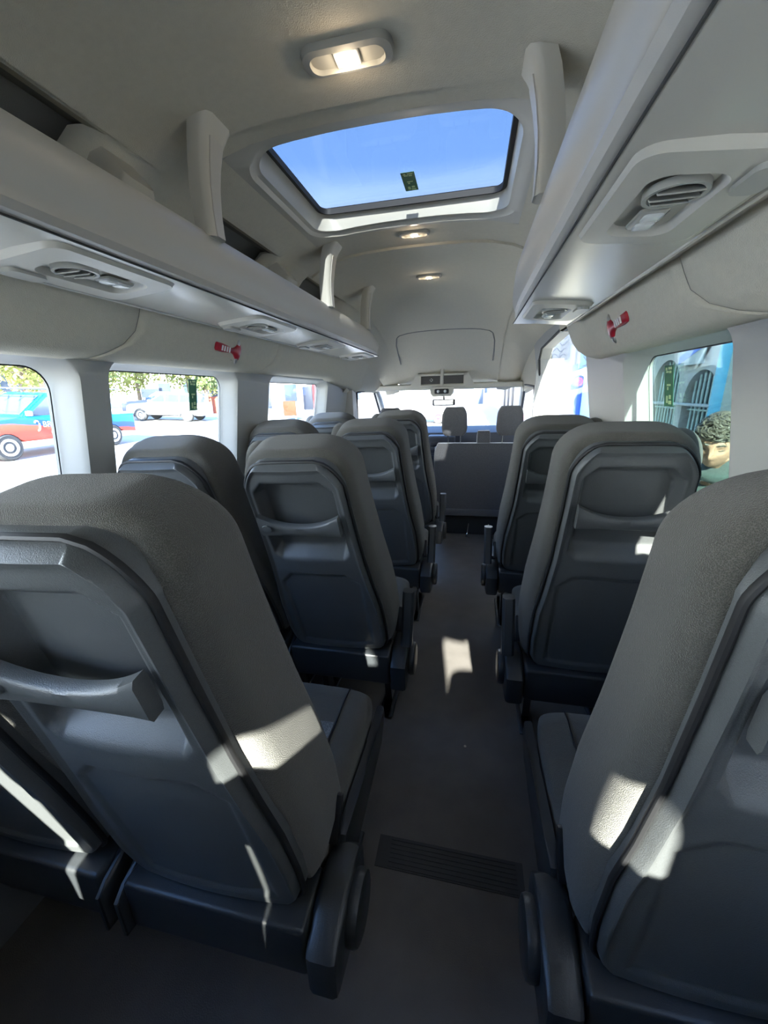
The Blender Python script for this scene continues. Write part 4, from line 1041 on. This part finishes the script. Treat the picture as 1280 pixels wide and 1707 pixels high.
# ---------------------------------------------------------------- person on the pavement outside the right window
def person():
    SX, SY = 1.46, 2.20; base = gz(1.25)+.14
    face = Vector((-.62, -.78, 0)).normalized(); yaw = math.atan2(face.y, face.x)
    t = thing('person', 'person with dark curly hair and dark jacket standing outside the right window, looking down', 'person', (SX, SY, base), (0, 0, yaw))
    t.scale = (1, 1, .962)
    # local: +x is where the chest faces, y to the person's left, z up; head bows forward
    H = Vector((.115, 0, 1.775)); hrot = Matrix.Rotation(math.radians(24), 4, 'Y') @ Matrix.Rotation(math.radians(-6), 4, 'X')
    bm = bmesh.new()
    bmesh.ops.create_uvsphere(bm, u_segments=72, v_segments=56, radius=1)
    def g(a, b, s): return math.exp(-((a-b)/s)**2)
    for v in bm.verts:
        n = v.co.copy(); x, y, z = n.x*.098, n.y*.076, n.z*.118
        if n.z < 0:                                   # jaw narrows to the chin
            k = -n.z; y *= 1-.30*k**1.5; x = x*(1-.14*k) + (.016*k if n.x > 0 else .03*k)
        f = max(0, n.x)
        x += f*(.026*g(y, 0, .013)*g(z, -.022, .020) + .012*g(y, 0, .011)*g(z, .008, .022))     # nose
        x += f*(.006*g(z, .034, .011)*g(abs(y), .026, .026))                                       # brow
        x -= f*(.013*g(z, .012, .012)*g(abs(y), .031, .016))                                       # eye sockets
        x += f*(.007*g(z, -.062, .008)*g(y, 0, .022)+.008*g(z, -.077, .008)*g(y, 0, .020)-.005*g(z, -.0695, .0045)*g(y, 0, .026))   # lips
        x += f*(.010*g(z, -.105, .018)*g(y, 0, .026))                                              # chin
        x += f*.005*g(abs(y), .045, .018)*g(z, -.018, .022)                                        # cheekbone
        v.co = hrot @ Vector((x, y, z)) + H
    def tb(ps, rs, n=14): tube(bm, ps, rs, n)
    for s in (-1, 1):                                                                              # ears
        bmesh.ops.create_uvsphere(bm, u_segments=14, v_segments=10, radius=1, matrix=Matrix.Translation(H+(hrot @ Vector((-.012, s*.076, -.008)))) @ hrot @ Matrix.Diagonal((.017, .010, .031, 1)))
    tb([(-.01, 0, 1.45), (.02, 0, 1.56), (.07, 0, 1.70)], [.075, .062, .058])
    tb([(-.02, 0, .92), (-.02, 0, 1.05), (.0, 0, 1.22), (-.005, 0, 1.38), (-.01, 0, 1.47), (-.01, 0, 1.52)], [.15, .135, .15, .155, .12, .07], 18)
    for s in (-1, 1):
        tb([(-.01, s*.05, 1.42), (-.01, s*.17, 1.44), (-.03, s*.215, 1.30), (-.05, s*.235, 1.13), (.02, s*.235, .98), (.09, s*.215, .87)], [.07, .068, .050, .044, .036, .027])
        hb = Vector((.095, s*.213, .862)); hd = Vector((.35, -.05*s, -.93)).normalized(); sd = Vector((.93, 0, .35)).normalized()
        tb([hb, hb+hd*.05, hb+hd*.09], [.028, .038, .034])
        for k in range(4):
            o = sd*(-.030+.020*k); ln = (.062, .074, .078, .066)[k]
            p0 = hb+hd*.085+o; tb([p0, p0+hd*ln*.5+Vector((0, -s*.006, 0)), p0+hd*ln+Vector((0, -s*.022, 0))], [.0095, .009, .0075], 8)
        p0 = hb+hd*.025+sd*.028; tb([p0, p0+sd*.028+hd*.025, p0+sd*.036+hd*.055], [.012, .0105, .008], 8)
        tb([(-.02, s*.09, .95), (-.02, s*.10, .80), (0, s*.105, .50), (-.015, s*.11, .28), (-.02, s*.11, .09)], [.11, .095, .062, .058, .04])
        tb([(-.05, s*.11, .05), (.05, s*.115, .045), (.16, s*.12, .035)], [.045, .042, .032])
    bd = obj('body', bm, X['skin'], t)
    r = bd.modifiers.new('fuse', 'REMESH'); r.mode = 'VOXEL'; r.voxel_size = .0055; r.use_smooth_shade = True
    sm = bd.modifiers.new('smooth', 'SMOOTH'); sm.iterations = 3; sm.factor = .5
    # jacket, collar, trousers, shoes
    bm = bmesh.new()
    tube(bm, [(-.02, 0, .86), (-.02, 0, 1.05), (.0, 0, 1.22), (-.005, 0, 1.38), (-.005, 0, 1.48), (.012, 0, 1.55), (.030, 0, 1.61), (.046, 0, 1.652)], [.175, .165, .178, .182, .145, .112, .100, .104], 22)
    for s in (-1, 1): tube(bm, [(-.01, s*.05, 1.42), (-.01, s*.18, 1.44), (-.03, s*.222, 1.30), (-.05, s*.242, 1.13), (.02, s*.242, .98), (.075, s*.222, .89)], [.09, .088, .070, .062, .055, .048], 14)
    jk = obj('jacket', bm, X['jacket'], t); r = jk.modifiers.new('fuse', 'REMESH'); r.mode = 'VOXEL'; r.voxel_size = .012; r.use_smooth_shade = True
    sm = jk.modifiers.new('smooth', 'SMOOTH'); sm.iterations = 6
    bm = bmesh.new()
    for z0, r0, r1 in ((1.53, .112, .020),):
        tube(bm, [(.012+(z0-1.5)*.3+r0*math.cos(a)*1.0, r0*math.sin(a), z0-.035*math.cos(a)) for a in [2*PI*k/26 for k in range(27)]], r1, 10)
    cl = obj('hood_collar', bm, X['jacket'], jk)
    bm = bmesh.new(); tube(bm, [(.02+.15*math.cos(a), .14*math.sin(a), 1.455-.045*math.cos(a)) for a in [-1.4+k*2.8/20 for k in range(21)]], .016, 8); obj('pale_trim', bm, X['collar'], jk)
    bm = bmesh.new()
    for s in (-1, 1): tube(bm, [(-.02, s*.07, 1.0), (-.02, s*.10, .80), (0, s*.105, .50), (-.015, s*.11, .28), (-.02, s*.11, .10)], [.13, .112, .082, .078, .075], 16)
    tr = obj('trousers', bm, X['jeans'], t); r = tr.modifiers.new('fuse', 'REMESH'); r.mode = 'VOXEL'; r.voxel_size = .014; r.use_smooth_shade = True
    for s in (-1, 1):
        bm = bmesh.new(); tube(bm, [(-.075, s*.11, .045), (-.03, s*.11, .055), (.07, s*.115, .05), (.17, s*.12, .038), (.19, s*.12, .03)], [.03, .055, .05, .04, .02], 14)
        for v in bm.verts: v.co.z = max(.0, v.co.z)
        obj('shoe', bm, M['black'], t)
    # curly hair: many short curled strands over the crown
    rnd = random.Random(5); bm = bmesh.new()
    bmesh.ops.create_uvsphere(bm, u_segments=40, v_segments=30, radius=1)
    for v in bm.verts:
        n = v.co.copy(); front = .40 if n.x > 0 else -.55*(-n.x)
        k = 1.0 if n.z > front-.0 else .86
        v.co = hrot @ Vector((n.x*.106*k-.006, n.y*.084*k, n.z*.128*k+.004)) + H
    for _ in range(620):
        a = rnd.uniform(0, 2*PI); zz = rnd.uniform(-.1, 1); x_ = math.cos(a)*math.sqrt(1-zz*zz); y_ = math.sin(a)*math.sqrt(1-zz*zz)
        if x_ > 0 and zz < .42+.22*x_*rnd.random(): continue
        if x_ > .2 and zz < .5 and abs(y_) < .5: continue
        n = Vector((x_*.108-.004, y_*.086, zz*.130+.004)); u = n.normalized(); p = u.orthogonal().normalized(); q = u.cross(p); ph = rnd.uniform(0, 6.28); cr2 = rnd.uniform(.007, .015)
        pts = [hrot @ (n+u*(.002+.012*math.sin(j*PI/7))+(p*math.cos(ph+j*.8)+q*math.sin(ph+j*.8))*cr2+p*(j-3.5)*.003) + H for j in range(8)]
        tube(bm, pts, [.0025]+[.0042]*6+[.002], 5)
    obj('curly_hair', bm, X['hair'], t)
    for s in (-1, 1):
        bm = bmesh.new(); tube(bm, [hrot @ Vector((.088+.006-abs(j-1.5)*.006*0-.0055*(j)*(j > 1)*.9, s*(.014+.0115*j), .037+.004*math.sin(j*1.1)))+H for j in range(4)], [.003, .0045, .004, .002], 6); obj('eyebrow', bm, X['hair'], t)
        bm = bmesh.new(); tube(bm, [hrot @ Vector((.0865-.004*j*j*.35, s*(.020+.008*j), .010-.002*math.sin(j*1.2)))+H for j in range(4)], [.0015, .003, .003, .0015], 6); obj('closed_eyelid', bm, X['hair'], t)
    return t
person()
